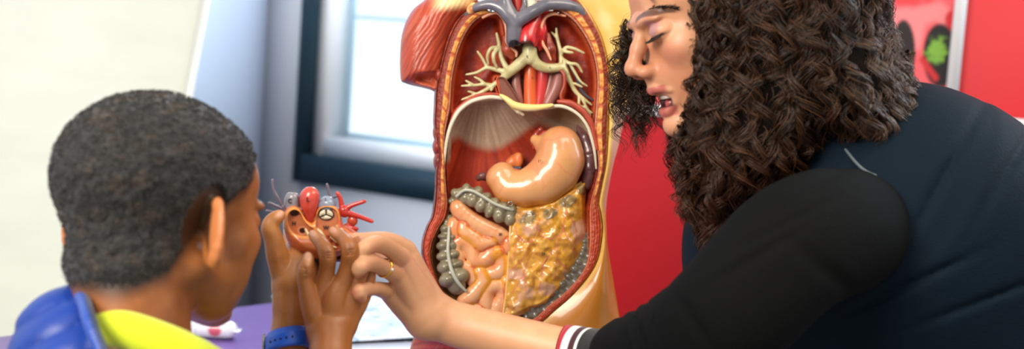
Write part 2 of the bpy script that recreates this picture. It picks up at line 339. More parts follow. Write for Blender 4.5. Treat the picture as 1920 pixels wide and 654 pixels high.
# ---------------------------------------------------------------- red display board with framed posters
BD = 3.0; by = PX(1400, 300, BD)[0][1]
def brd(u, v, off=0.0):                # where a pixel's ray meets the upright board (plane y = by)
    r = PX(u, v, 1.0)[0] - CAM; return CAM + r * ((by - off - CAM[1]) / r[1])
m_red = mat('red_board', S(206, 26, 36), 0.55, var=0.03, vscale=3)
bl = brd(1085, 300)[0]; br_ = bl + 2.1
bt = thing('display_board', 'tall glossy red display board standing behind the torso model and the woman', 'display board', ((bl + br_) / 2, by, 0))
obj('panel', boxw(((bl + br_) / 2, by + .03, 1.12), (br_ - bl, .04, 2.0)), m_red, bt, smooth=False)
for sx in (bl + .25, br_ - .25): obj('foot', join([boxw((sx, by + .03, .03), (.05, .5, .06)), boxw((sx, by + .03, .09), (.04, .04, .08))]), mat('grey_metal', S(120, 122, 126), .4, metal=.8), bt, smooth=False)
m_pw = mat('white_card', S(232, 232, 236), 0.6)
def poster(name, label, xa, xb, za, zb, paint, nx, nz, d=.012):
    # framed print: the card's white margin shows as a border round the printed sheet
    t = thing(name, label, 'poster', ((xa + xb) / 2, by, za))
    bw = .024
    obj('border', join([boxw((xa + bw / 2, by - d, (za + zb) / 2), (bw, .014, zb - za)), boxw((xb - bw / 2, by - d, (za + zb) / 2), (bw, .014, zb - za)), boxw(((xa + xb) / 2, by - d, za + bw / 2), (xb - xa - 2 * bw, .014, bw)), boxw(((xa + xb) / 2, by - d, zb - bw / 2), (xb - xa - 2 * bw, .014, bw))]), m_pw, t, smooth=False)
    V, Q = quadgrid((xa + bw, by - d + .003, za + bw), (xb - bw, by - d + .003, za + bw), (xb - bw, by - d + .003, zb - bw), (xa + bw, by - d + .003, zb - bw), nx, nz)
    c = paint(V); n = len(V); V2 = np.vstack([V, V + A((0, .008, 0))]); Q2 = np.vstack([Q, Q[:, ::-1] + n])
    obj('print', (V2, Q2, np.vstack([c, c])), mat('printed_paper', rough=.45, vcol=True), t)
def toPX(V):
    q = np.asarray(V) - CAM; z = q @ fwd; return q @ RT / z * F + 960, -(q @ UP) / z * F + 327
def paintA(V):
    u, v = toPX(V); c = np.tile(S(228, 92, 98), (len(V), 1)); n = fbm(u * .03, v * .03)
    c = mix(c, S(214, 30, 40), ss(.5, .62, n) * .6)
    c = mix(c, S(236, 132, 134), ss(26, 10, ldist([(1650, 40), (1700, 30), (1712, 78), (1722, 30), (1760, 22), (1790, 45)], u, v)[0]))
    c = mix(c, S(200, 34, 44), ss(3, -3, np.hypot((u - 1787) / 1.0, (v - 38) / 1.3) - 15))
    d = np.hypot((u - 1763) / 32, (v - 104) / 60) - 1 + .05 * (n - .5); c = mix(c, S(26, 22, 24), ss(.06, -.06, d))
    d = np.hypot((u - 1694) / 22, (v - 95) / 58) - 1; c = mix(c, S(38, 26, 26), ss(.06, -.06, d))
    c = mix(c, S(196, 40, 46), ss(8, 4, ldist([(1730, 112), (1742, 130), (1754, 146)], u, v)[0]))
    c = mix(c, S(120, 168, 60), ss(.50, .56, fbm(u * .09 + 3, v * .09, 2.0)) * ss(34, 22, np.hypot(u - 1760, (v - 94) * 1.1)))
    c = mix(c, S(120, 168, 60), ss(20, 12, np.hypot(u - 1757, v - 92) + 10 * (fbm(u * .12, v * .12) - .5)))
    return c
def paintB(V):
    u, v = toPX(V); c = np.tile(S(232, 120, 120), (len(V), 1)); d = np.hypot((u - 1912) / 26, (v - 290) / 40) - 1
    c = mix(c, S(24, 22, 26), ss(.06, -.06, d)); c = mix(c, S(225, 222, 220), ss(5, 3, ldist([(1894, 262), (1906, 258), (1902, 275), (1915, 288), (1924, 300)], u, v)[0])); return c
pa = brd(1803, 60)[0]; pz = brd(1200, 214)[2]
poster('poster', 'wide pink and red poster with black blobs and a green splash, behind the curly hair', bl + .02, pa, pz, pz + .75, paintA, 260, 180)
pb = brd(1846, 240)[0]; pz2 = brd(1880, 220)[2]
poster('poster', 'pink poster with a dark shape, lower right behind the back of the woman', pb, pb + .6, pz2 - .7, pz2, paintB, 160, 180)
# ---------------------------------------------------------------- flip chart of cream paper on the left
m_paper = mat('cream_paper', S(216, 220, 208), 0.75, var=0.035, vscale=5, aniso=(1, 1, 3))
f0, f1, f2, f3 = PX(-260, 700, 2.85)[0], PX(262, 700, 2.98)[0], PX(392, -40, 3.15)[0], PX(-260, -160, 2.98)[0]
ft = thing('flip_chart', 'large cream paper flip chart leaning at the left behind the boy', 'flip chart', (f0 * .5 + f1 * .5) * A((1, 1, 0)))
V, Q = quadgrid(f0, f1, f2, f3, 60, 40); nrm = np.cross(f1 - f0, f3 - f0); nrm /= np.linalg.norm(nrm); s_ = np.linspace(0, 1, 61).repeat(41)
V = V + nrm * (.006 * np.sin(s_ * 9) * np.sin(V[:, 2:3].ravel() * 5))[:, None]; n = len(V)
u, v = toPX(V)
obj('paper_sheet', (np.vstack([V, V - nrm * .004]), np.vstack([Q, Q[:, ::-1] + n])), m_paper, ft)
ed = (f2 - f1) / np.linalg.norm(f2 - f1)
obj('edge_rail', tube([f1 - nrm * .0, f2 + nrm * 0.0], .011, n=4, k=10), mat('pale_metal', S(212, 214, 208), .35, metal=.2), ft)
mid = (f3 + f2) / 2
obj('top_clamp', tube([f3, f2], .014, n=4, k=10), mat('pale_metal'), ft)
for p, q in ((f0 * .75 + f1 * .25, f3), (f0 * .25 + f1 * .75, f2)): obj('leg', tube([(f3 if q is f3 else f2) - nrm * .03, p - nrm * .03, (p + (p - q) * .8) * A((1, 1, 0)) + zz * .012], .012, n=12, k=8), mat('grey_metal'), ft)
# ---------------------------------------------------------------- table with a purple cloth top
TZ = 0.75
def tab(u, v, z=TZ):
    r = PX(u, v, 1.0)[0] - CAM; return CAM + r * ((z - CAM[2]) / r[2])
t1_, t2_ = tab(425, 578.5), tab(510, 568); td = (t2_ - t1_) / np.linalg.norm(t2_ - t1_); tn = np.array((td[1], -td[0], 0))      # far edge of the table, running away to the right
tcor = t1_ + td * .16; tL, tW = .92, .98
tq = lambda a, b, z: tcor - td * a + tn * b + zz * (z - TZ)
tt = thing('table', 'long table with a purple top in front of the boy and under the torso model', 'table', tq(.46, .49, 0))
m_pur = mat('purple_top', S(132, 98, 176), 0.32, var=0.06, vscale=12)
obj('tabletop', boxw(tq(tL / 2, tW / 2, TZ - .015), (tL, tW, .03), (td, tn, zz)), m_pur, tt, smooth=False)
for sx in (.1, tL - .1):
    for sy in (.1, tW - .1): obj('leg', tube([tq(sx, sy, 0), tq(sx, sy, TZ - .03)], .02, n=4, k=12), mat('grey_metal'), tt)

print('corner', toPX([tcor]), toPX([tcor + tn*.5]))
# ================================================================= anatomical torso model (relief in photo pixels at depth DT)
DT = 1.95
base = PX(965, 560, DT + .08)[0]
tor = thing('anatomical_torso', 'life-size glossy anatomical torso model standing open with coloured organs showing', 'anatomical model', (base[0], base[1], TZ))
def tobj(name, vq, m, col=None, label=None, parent=None):
    q, f = vq[0], vq[1]; c = vq[2] if len(vq) > 2 else None
    if col is not None: c = col(q)
    return obj(name, (uvw(q, DT), f, c) if c is not None else (uvw(q, DT), f), m, parent or tor, label=label)
ST = [((1045,2),(1036,22))]
rim = A([(900,4,925,29),(875,22,905,32),(857,42,886,47),(844,68,870,73),(834,100,858,106),(826,134,849,150),(819,165,846,200),(817,200,841,225),(816,230,836,250),(820,265,834,280),(824,292,835,305),(819,320,836,330),(818,350,838,355),(816,380,840,382),(812,405,835,408),(803,424,822,430),(795,450,810,458),(794,478,808,485),(804,508,818,520),(818,536,836,553),(835,560,858,566),(870,592,890,583),(920,612,935,594),(970,618,975,600),(1010,608,1000,597),(1042,582,1028,572),(1075,553,1056,550),(1106,516,1087,516),(1122,485,1100,489),(1129,450,1104,458),(1131,425,1104,425),(1128,400,1104,398),(1124,380,1107,375),(1130,345,1115,345),(1137,310,1121,315),(1140,280,1118,282),(1142,240,1112,243),(1143,200,1115,205),(1144,150,1118,150),(1140,111,1112,108),(1130,71,1098,74),(1112,33,1076,43),(1095,5,1056,28),(1078,-16,1036,20)])
NR = 700; RO = cr(np.column_stack([rim[:, :2], np.zeros(len(rim)), rim[:, 2:]]), NR); Lr = np.r_[0, np.cumsum(np.hypot(*np.diff(RO[:, :2], axis=0).T))]
OUT, INN = RO[:, :2], RO[:, 3:5]
def lw(v): return 8 * ss(330, 120, v) * 0 + 0
K = 26; t = np.linspace(0, 1, K)
UV = OUT[:, None] * (1 - t[:, None]) + INN[:, None] * t[:, None]
n1 = fbm(UV[..., 0] * .12, UV[..., 1] * .12); ribs = (OUT[:, 1] < 400)[:, None]
rp = np.abs(np.sin(Lr / 9.5))[:, None] ** .8                       # rib sections repeat along the rim
wrim = 2 - 7 * np.sin(np.pi * np.clip(t, 0, 1))[None] ** .6 + 2.0 * (fbm(UV[..., 0] * .35, UV[..., 1] * .35) - .5) * 2 + 5 * ss(.12, .0, t)[None] + 10 * ss(.9, 1, t)[None]
left = (OUT[:, 0] < 960)[:, None]; up_ = ss(420, 340, OUT[:, 1])[:, None]
rc = ss(.42, .50, t) * ss(.80, .72, t)
wrim = wrim - 2.5 * rc[None] * rp * up_
mus = A(S(170, 68, 40)); dk = A(S(110, 38, 26)); bone = A(S(226, 160, 78)); orr = A(S(186, 76, 42)); fat = A(S(236, 182, 76)); pk = A(S(196, 92, 66))
n2 = fbm(Lr[:, None] * .05, t[None] * 14.0, 3.0); n3 = fbm(UV[..., 0] * .5, UV[..., 1] * .5, 5.0)
c = mix(np.broadcast_to(A(S(138, 54, 36)), UV.shape[:2] + (3,)), dk, ss(.4, .65, n2 * .6 + n3 * .4) * .85)
c = mix(c, orr, (ss(.40, .46, t) * ss(.98, .9, t))[None] * up_ * .8)
c = mix(c, bone, rc[None] * (0.15 + .85 * ss(.35, .7, rp)) * up_)
c = mix(c, A(S(196, 96, 60)), ss(.55, .62, t)[None] * ss(.70, .64, t)[None] * ss(.75, .95, rp) * up_ * .8)
c = mix(c, dk, (ss(.385, .41, t) * ss(.45, .42, t))[None] * up_ * .9)
c = mix(c, A(S(208, 178, 150)), (ss(.83, .86, t) * ss(.92, .89, t))[None] * up_ * .8)
lowc = mix(np.broadcast_to(A(S(196, 76, 42)), UV.shape[:2] + (3,)), A(S(134, 40, 26)), ss(.45, .6, np.sin(t * 34)[None] * .35 + .5 + .3 * (n2 - .5)))
lowc = mix(lowc, A(S(214, 120, 80)), (ss(.80, .86, t) * ss(.97, .92, t))[None])
c = mix(c, lowc, 1 - up_)
c = mix(c, fat, (ss(.16, .08, t))[None] * (1 - left) * (0.9))
c = mix(c, A(S(205, 96, 60)), (ss(.12, .04, t))[None] * left * .7)
c = c * (0.74 + .50 * n3[..., None])
i, j = np.meshgrid(np.arange(NR - 1), np.arange(K - 1), indexing='ij'); i, j = i.ravel(), j.ravel(); Qr = np.column_stack([i * K + j, i * K + j + 1, (i + 1) * K + j + 1, (i + 1) * K + j])[:, ::-1]
m_rim = mat('muscle_section', rough=.4, vcol=True, bump=.4, bscale=420, spec=.35)
V = np.concatenate([UV, wrim[..., None]], 2).reshape(-1, 3)
tobj('muscle_rim', (V, Qr, c.reshape(-1, 3)), m_rim, label='red cut muscle wall edge with yellow rib sections')
# skin shell: from the rim's outer edge out to the silhouette and round the back
sil = A([(893,0),(872,18),(853,38),(839,64),(829,97),(821,132),(815,165),(813,200),(812,230),(816,265),(820,292),(816,320),(815,350),(812,380),(808,406),(799,424),(791,450),(790,478),(798,510),(800,545),(790,590),(770,650),(765,700),(900,770),(1175,770),(1172,690),(1167,630),(1160,585),(1151,532),(1145,495),(1139,458),(1137,425),(1136,400),(1138,372),(1143,342),(1151,305),(1159,276),(1167,240),(1176,205),(1196,165),(1226,135),(1256,95),(1268,45),(1262,0)])
sil = sil[:len(rim)]
assert len(sil) == len(rim), (len(sil), len(rim))
SI = cr(np.column_stack([rim[:, :2], np.zeros(len(rim)), sil]), NR)[:, 3:5]
KS = 22; ts = np.linspace(0, 1, KS); rows = []
gap = np.hypot(*(SI - OUT).T)[:, None]
for tt_ in ts:
    p = OUT * (1 - tt_) + SI * tt_; w = -1 + np.minimum(gap[:, 0] * .5 + 30, 75) * tt_ ** 2.4 - np.minimum(gap[:, 0] * .16, 14) * np.sin(np.pi * min(1, tt_ * 1.3)) * (tt_ < .77)
    rows.append(np.column_stack([p, w]))
cen = A((985, 330))
for q, (sc, w) in enumerate(((1.0, 110), (.97, 150), (.88, 180), (.6, 200), (.2, 206))):
    p = cen + (SI - cen) * A((sc, 1 - (1 - sc) * .35)); rows.append(np.column_stack([p, np.full(NR, float(w))]))
V = np.stack(rows, 1); KK = V.shape[1]; Vf = V.reshape(-1, 3)
i, j = np.meshgrid(np.arange(NR - 1), np.arange(KK - 1), indexing='ij'); i, j = i.ravel(), j.ravel(); Qs = np.column_stack([i * KK + j, i * KK + j + 1, (i + 1) * KK + j + 1, (i + 1) * KK + j])
def skincol(q):
    u, v, w = q.T; n = fbm(u * .03, v * .03); c = mix(np.tile(S(230, 184, 100), (len(q), 1)), S(190, 118, 38), ss(160, 480, v))
    c = mix(c, S(236, 206, 150), ss(.45, .7, n) * .5 * ss(420, 300, v)); red = ss(1000, 940, u); c = mix(c, mix(np.tile(S(158, 58, 38), (len(q), 1)), S(110, 36, 26), ss(.4, .6, fbm(u * .03, v * .2))), red)
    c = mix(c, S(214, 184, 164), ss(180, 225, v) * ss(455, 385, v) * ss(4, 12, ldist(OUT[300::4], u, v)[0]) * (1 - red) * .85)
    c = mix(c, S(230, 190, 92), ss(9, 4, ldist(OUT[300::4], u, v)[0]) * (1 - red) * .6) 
    return c * (0.94 + .12 * n[:, None])
m_skin = mat('torso_skin_plastic', rough=.28, vcol=True, coat=.3, bump=.1, bscale=120)
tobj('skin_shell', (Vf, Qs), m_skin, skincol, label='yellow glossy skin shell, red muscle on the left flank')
# pelvis closing piece below the frame, and neck above it
s = SDF((740, -190, -10), (1270, 20, 190), 5); s.ell((985, 20, 90), (215, 60, 78), 0); s.cone((985, 0, 95), (990, -130, 95), 78, 62, 40)
s.field((740, -190, -10), (1270, 20, 190), lambda X, Y, Z: (Y + 18) * 1.0 + 0 * X + 0 * Z, 0, 's') if False else None
s.F = np.maximum(s.F, (s.ax[1][None, :, None] + 14)).astype(np.float32)
tobj('neck', s.mesh(2), m_skin, lambda q: np.tile(S(232, 196, 130), (len(q), 1)))
# ---- cavity lining
lungR = [(928,29),(908,30),(886,46),(868,73),(857,108),(848,151),(845,200),(851,216),(862,205),(890,187),(920,180),(935,182),(930,160),(929,146),(946,142),(962,118),(964,98),(955,88),(945,66),(938,37)]
lungL = [(1036,22),(1060,30),(1078,45),(1100,76),(1113,110),(1119,150),(1116,205),(1113,228),(1098,212),(1075,196),(1052,188),(1058,165),(1056,140),(1046,128),(1031,112),(1024,96),(1016,80),(1015,52),(1020,32)]
belly = [(942,186),(920,186),(892,192),(865,208),(849,232),(842,258),(838,290),(838,330),(840,360),(842,385),(836,408),(822,430),(810,458),(808,485),(818,520),(836,553),(858,567),(890,583),(935,595),(975,601),(1000,598),(1029,572),(1057,550),(1087,516),(1100,489),(1104,458),(1104,398),(1108,375),(1115,345),(1119,315),(1114,282),(1105,250),(1088,222),(1070,208),(1048,201),(1000,205),(965,200)]
uu = np.arange(788, 1150, 1.25); vvv = np.arange(-20, 622, 1.25); U, Vg = np.meshgrid(uu, vvv, indexing='ij')
inner = np.vstack([INN, [(1000, -18), (960, -18)]]); dI = -pdist(inner[::6], U, Vg)
dR, dL, dB = -pdist(smooth_poly(lungR), U, Vg), -pdist(smooth_poly(lungL), U, Vg), -pdist(smooth_poly(belly), U, Vg)
Wc = np.full(U.shape, 12.0); Wc += 24 * ss(-2, 18, dI) * ss(120, 150, Vg) + 8 * ss(0, 10, dI)
wall = lambda d, D_, r: D_ * (1 - np.exp(-np.clip(d, 0, None) / r))
mR = ss(-1, 1.5, dR); mL = ss(-1, 1.5, dL); mB = ss(-1, 1.5, dB)
Wc = Wc * (1 - mR) + mR * (8 + wall(dR, 46, 6) + 6 * fbm(U * .03, Vg * .03)); Wc = Wc * (1 - mL) + mL * (8 + wall(dL, 46, 6) + 6 * fbm(U * .03, Vg * .03))
Wc = Wc * (1 - mB) + mB * (6 + wall(dB, 70, 16) * ss(195, 300, Vg) + wall(dB, 48, 22) * ss(300, 195, Vg))
Wc += 8 * (dI < 0)
crimson = A(S(132, 36, 18)); c = np.tile(A(S(150, 52, 36)), U.shape + (1,))
n = fbm(U * .05, Vg * .05); fine = fbm(U * .4, Vg * .4, 9.0)
lungc = mix(np.tile(crimson, U.shape + (1,)), A(S(168, 56, 28)), ss(.35, .7, n)); edge = lambda d: ss(13, 6, d)
lungc2 = mix(lungc, A(S(206, 96, 58)), ss(7, 3, np.minimum(dR, 99)) * (dR > 0) + ss(9, 3, np.minimum(dL, 99)) * (dL > 0))
c = mix(c, lungc2, np.clip(mR + mL, 0, 1))
ang = np.arctan2(Vg - 150, U - 905); st = fbm(ang * 26, np.hypot(U - 905, Vg - 150) * .012, 4.0)
dome = mix(np.tile(A(S(176, 152, 130)), U.shape + (1,)), A(S(124, 92, 74)), ss(.35, .75, st) * .5)
rdc = mix(np.tile(A(S(170, 58, 30)), U.shape + (1,)), A(S(128, 34, 20)), ss(.35, .65, st) * .8)
bd = A([(845,300),(846,262),(860,256),(885,270),(915,279),(940,275),(965,258),(990,240),(1010,228),(1040,240),(1110,260)])
bl_ = np.interp(U, bd[:, 0], bd[:, 1]) + 10 * (st - .5)
bel = mix(dome, rdc, ss(-9, 12, Vg - bl_))
bel = mix(bel, A(S(120, 92, 66)), ss(1000, 1050, U) * ss(250, 215, Vg))
tan = mix(np.tile(A(S(176, 128, 76)), U.shape + (1,)), A(S(140, 84, 48)), n); bel = mix(bel, tan, ss(380, 425, Vg) * ss(870, 850, U))
bel = mix(bel, A(S(200, 104, 62)), ss(400, 440, Vg) * ss(870, 900, U)); c = mix(c, bel, mB)
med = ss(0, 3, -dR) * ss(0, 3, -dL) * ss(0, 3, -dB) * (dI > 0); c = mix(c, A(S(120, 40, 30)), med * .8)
c = c * (.88 + .24 * fine[..., None])
keep = dI > -3.2; nx_, ny_ = U.shape; ids = np.arange(nx_ * ny_).reshape(nx_, ny_); ok = keep[:-1, :-1] & keep[1:, :-1] & keep[1:, 1:] & keep[:-1, 1:]
Qc = np.stack([ids[:-1, :-1], ids[1:, :-1], ids[1:, 1:], ids[:-1, 1:]], -1)[ok][:, ::-1]; used = np.unique(Qc); re_ = np.full(nx_ * ny_, -1); re_[used] = np.arange(len(used))
m_cav = mat('cavity_lining', rough=.45, spec=.28, vcol=True, bump=.2, bscale=350)
tobj('cavity_lining', (np.column_stack([U.ravel(), Vg.ravel(), Wc.ravel()])[used], re_[Qc], c.reshape(-1, 3)[used]), m_cav, label='dark red hollow lining with pale diaphragm dome')
def cavw(u, v): return float(Wc[int(np.clip((u - 788) / 1.25, 0, nx_ - 1)), int(np.clip((v + 20) / 1.25, 0, ny_ - 1))])

#, min((o.matrix_basis.translation[2] if False else 0) for o in [tor]), uvw(Vf, DT)[:, 2].min())
# ================================================================= organs seated in the torso model
def noisy(base, dark, sc=.06, amt=.7, lo=.4, hi=.7):
    def f(q):
        n = fbm(q[:, 0] * sc, q[:, 1] * sc, q[:, 2] * sc); return mix(np.tile(base, (len(q), 1)), A(dark), ss(lo, hi, n) * amt)
    return f
def tubes3(paths, k=10):
    return join([tube([p[:3] for p in q], [p[3] for p in q], k=k) for q in paths])
def zpath(pts, w0=0.0, off=0.0):        # (u, v, r) with relief lying on the lining
    return [(u, v, (cavw(u, v) - off if w0 is None else w0), r) for u, v, r in pts]
m_gloss = mat('glossy_organ_paint', rough=.26, vcol=True, coat=.4, bump=.22, bscale=55)
m_semi = mat('satin_organ_paint', rough=.34, vcol=True, bump=.12, bscale=300)
# arm stump of red muscle
arm = [(899,-6),(880,22),(858,42),(846,64),(838,90),(832,118),(826,140),(820,171),(806,168),(790,164),(772,160),(760,156),(752,151),(750,130),(750,108),(752,74),(757,52),(764,34),(776,16),(796,0),(820,-26),(860,-40),(895,-30)]
wf = lambda U, V, d: 32 - 46 * np.sqrt(np.clip(1 - (1 - np.clip(d, 0, 34) / 34) ** 2, 0, 1)) + 30 * ss(134, 150, V - (U - 780) * -.1) * ss(4, 16, d) * ss(842, 822, U) * ss(772, 792, U) + .45 * np.sin((U * .8 + V * .45 + 14 * fbm(U * .02, V * .02)) * .9) * ss(0, 8, d)
wb = lambda U, V, d: 40 + 70 * np.sqrt(np.clip(1 - (1 - np.clip(d, 0, 40) / 40) ** 2, 0, 1))
V_, Q_ = relief(smooth_poly(arm), wf, wb, h=1.6)
def armc(q):
    u, v, w = q.T; st = fbm((u * .8 + v * .35) * .16 + fbm(u * .02, v * .02) * 2, (v * .8 - u * .35) * .012, 1.0)
    st2 = fbm((u * .8 + v * .45) * .5 + fbm(u * .02, v * .02) * 4, (v * .8 - u * .45) * .01, 3.0); c = mix(np.tile(S(174, 66, 38), (len(q), 1)), S(118, 34, 22), ss(.42, .72, st) * .8); c = mix(c, S(200, 104, 66), ss(.5, .7, st2) * .45)
    c = mix(c, S(238, 208, 150), ss(24, 4, v + (u - 850) * .12) * ss(800, 835, u)); c = mix(c, S(90, 28, 22), ss(3, 0, ldist([(850, 50), (838, 90), (828, 140)], u, v)[0]) * .7)
    return mix(c, S(186, 92, 66), ss(128, 140, v) * ss(834, 820, u) * ss(770, 785, u) * .8)
tobj('arm_stump', (V_, Q_), m_semi, armc, label='striped red shoulder and arm muscle stump')
for (cu, cv, ru, rv) in ((885, 16, 9, 13),):
    s = SDF((cu - 30, cv - 30, -30), (cu + 30, cv + 30, 40), 1.5); s.ell((cu, cv, 0), (ru, rv, 14), 0, rot=((.8, .6, 0), (-.6, .8, 0), (0, 0, 1)))
    tobj('collar_bone', s.mesh(), m_semi, lambda q: mix(np.tile(S(236, 196, 130), (len(q), 1)), S(206, 112, 62), ss(9, 4, np.hypot(q[:, 0] - cu, q[:, 1] - cv))))
# flank muscle bumps at the left edge of the shell
s = SDF((795, 120, -20), (850, 420, 60), 2.0)
for i, v in enumerate(range(140, 310, 27)): s.ell((822 + 2.5 * math.sin(i), v, 22), (9, 16, 24), 3)
for i, v in enumerate(range(310, 400, 30)): s.ell((823, v, 26), (8, 20, 24), 3)
tobj('flank_muscle', s.mesh(), m_semi, noisy(S(140, 50, 34), S(92, 30, 24)))
# veins over the top
def chainP(s, P, k=4):
    Q = cr(A(P, float), max(6, len(P) * 6)); s.chain(Q[:, :3], Q[:, 3], k)
s = SDF((855, -60, -60), (1125, 110, 60), 1.8)
for P in ([(868,36,6,1.5),(880,22,-2,4),(894,13,-10,6),(919,8,-16,8),(941,16,-20,10),(954,30,-20,12),(963,42,-18,13),(964,56,-16,13),(963,80,-12,12.5)],
          [(966,42,-20,12),(988,28,-20,11),(1008,17,-16,10),(1028,8,-14,10),(1062,9,-8,9),(1087,18,-2,6.5),(1102,38,4,2)],
          [(943,-50,-8,9),(946,-10,-14,9),(950,10,-18,10),(961,32,-20,11)], [(1031,-50,-8,9),(1029,0,-12,9)], [(984,-50,8,4),(984,5,0,4),(978,24,-12,4.5)]): chainP(s, P)
s.ell((964, 86, -12), (10, 7, 10), 0, 's')
def vc(q):
    c = noisy(S(106, 104, 114), S(84, 84, 96), .05)(q); return mix(c, S(30, 24, 30), ss(12, 9, np.hypot(q[:, 0] - 964, (q[:, 1] - 83) * 1.2)))
tobj('great_vein', s.mesh(), m_gloss, vc, label='glossy grey forked great vein')
# aortic arch
s = SDF((960, -60, -40), (1050, 110, 60), 1.6)
for P in ([(989,80,-10,18),(990,66,-8,17),(997,48,0,15),(1006,30,8,12),(1012,10,14,10)], [(1008,84,10,13),(1012,60,10,13),(1012,40,14,11),(1020,10,16,9)], [(1000,50,-6,6),(1006,36,-2,6),(1012,20,2,5)]): chainP(s, P, 3)
s.ell((987, 86, -14), (14.5, 8.5, 16), 0, 's'); s.field((960, 84, -40), (1007, 110, 60), lambda X, Y, Z: 88 - Y + 0 * X + 0 * Z, 0, 's')
def ac(q):
    c = noisy(S(196, 34, 38), S(140, 18, 24), .08)(q); return mix(c, S(74, 20, 18), ss(1.02, .86, np.hypot((q[:, 0] - 987) / 15.5, (q[:, 1] - 83) / 8.5)))
tobj('aortic_arch', s.mesh(), m_gloss, ac, label='bright red hollow aortic arch')
# windpipe top glimpsed between the veins, and throat muscle
tobj('windpipe_top', join([tube([(994 + i * .6, -22 + 6.2 * i, 6), (994.6 + i * .6, -17.5 + 6.2 * i, 6)], 11, k=12) for i in range(6)]), mat('cream_ring', S(214, 210, 186), .35))
tobj('throat_muscle', join([tube([(966,-50,20),(970,0,16),(974,40,6)], [16, 13, 6], k=12), tube([(1046,-40,16),(1056,-8,6),(1078,2,4),(1092,14,6)], [8,7,6,4], k=10), tube([(905,-30,12),(930,-8,8),(946,0,2)], [8,8,6], k=10)]), mat('throat_red', S(176, 48, 36), .35, var=.2, vscale=40))
# pleura edges of the mediastinum
m_pleura = mat('pleura_edge', S(226, 158, 122), .4, var=.12, vscale=60); m_pleura2 = mat('pleura_brown', S(150, 58, 38), .4, var=.2, vscale=50)
tobj('pleura_edge', tubes3([zpath([(905,33,2.5),(920,26,3),(934,25,3),(946,40,3),(950,60,3),(951,80,3),(960,90,3),(968,98,3),(968,106,2)], -2), zpath([(1060,30,2),(1040,26,3),(1024,32,3),(1016,48,3),(1014,66,3),(1018,82,3),(1026,96,3),(1033,112,2)], 0)]), m_pleura)
s = SDF((925, 20, -10), (975, 130, 40), 1.6); s.chain([(946,70,10),(952,92,8),(960,104,12)], [5, 11, 8], 6); tobj('pleura_fold', s.mesh(), m_semi, noisy(S(168, 70, 44), S(120, 40, 28)))
s = SDF((1008, 60, -10), (1050, 130, 50), 1.6); s.chain([(1026,60,16),(1032,92,12),(1038,112,14)], [4, 9, 5], 6); tobj('pleura_fold', s.mesh(), m_semi, noisy(S(150, 56, 36), S(104, 34, 24)))
# airway tree
BR = [[(993,84,8,13.5),(993,100,6,13.5),(994,110,6,12)],
 [(990,104,6,11),(972,121,10,10),(955,135,16,9),(945,145,20,7)], [(950,128,16,6),(940,107,20,5),(936,84,20,4),(931,62,18,2.6)],
 [(938,90,20,4),(922,90,16,3.6),(914,104,16,3),(916,121,20,2)], [(934,92,18,3.4),(926,101,12,4),(926,114,12,3),(932,127,16,2)],
 [(952,136,18,6),(930,130,22,5),(912,127,24,3.6),(894,136,24,3),(873,140,26,1.8)], [(913,125,24,3),(904,109,24,2.6),(895,96,22,1.8)],
 [(946,143,20,6.5),(930,156,22,5.5),(910,169,24,4.2),(890,178,26,3),(865,187,26,2)], [(922,160,24,4),(909,158,24,3.2),(887,160,24,2.6),(865,161,24,1.8)],
 [(909,157,24,2.6),(899,149,24,2),(889,144,24,1.4)], [(887,159,24,2.2),(873,151,24,1.6)], [(894,176,26,2),(877,171,26,1.6)], [(926,158,24,2.4),(921,170,20,1.8)],
 [(996,104,6,10.5),(1006,119,10,9.6),(1022,127,14,8.6),(1042,127,20,8),(1057,125,24,7.5)], [(1053,124,24,6),(1051,101,26,4.6),(1045,74,28,3),(1034,60,28,1.8)], [(1046,76,28,2.4),(1044,64,28,2),(1043,52,28,1.5)],
 [(1052,101,26,4),(1062,89,20,3.4),(1079,92,18,2.8),(1096,100,20,2)], [(1054,94,24,3),(1062,97,18,2.8),(1075,99,18,2)], [(1054,111,24,4),(1069,119,18,3.4),(1082,121,18,2.8),(1092,136,20,1.8)],
 [(1069,120,20,3),(1079,138,20,2.6),(1089,153,20,2),(1102,162,22,1.5)], [(1057,112,20,3),(1059,126,16,2.4),(1066,138,16,1.5)],
 [(1057,126,24,7),(1068,150,28,5.6),(1079,171,30,4.6),(1092,183,28,3.2),(1110,197,28,1.8)], [(1086,180,28,3),(1085,206,26,2)], [(1092,186,28,2.6),(1102,205,26,2),(1111,212,26,1.5)], [(1086,198,28,2),(1100,204,26,2),(1108,219,26,1.4)], [(1077,156,26,2.4),(1092,163,24,1.5)]]
s = SDF((855, 45, -20), (1122, 230, 50), 1.35)
for P in BR: chainP(s, [(a, b, c_, r * (.76 if r < 7 else .94)) for a, b, c_, r in P], 2.5)
def brc(q):
    u, v, w = q.T; c = noisy(S(200, 192, 144), S(172, 158, 106), .08)(q); big = ss(9, 3, np.minimum(ldist([(993,88),(993,104),(955,135)], u, v)[0], ldist([(994,104),(1022,127),(1052,126)], u, v)[0]))
    return c * (1 - .10 * big * (np.sin(np.where(u < 992, (u * .75 - v * .65), (u * .9 + v * .4)) * 1.5) > .2))[:, None]
tobj('airway_tree', s.mesh(), m_semi, brc, label='cream branching windpipe and bronchi')
tobj('lung_vessel', join([tube([(1069,123,30),(1082,146,30),(1092,172,32),(1112,188,32)], [4, 3.6, 3, 2], k=8), tube([(1031,108,16),(1038,104,18)], [5, 5], k=10)]), mat('grey_vessel', S(72, 78, 88), .3))
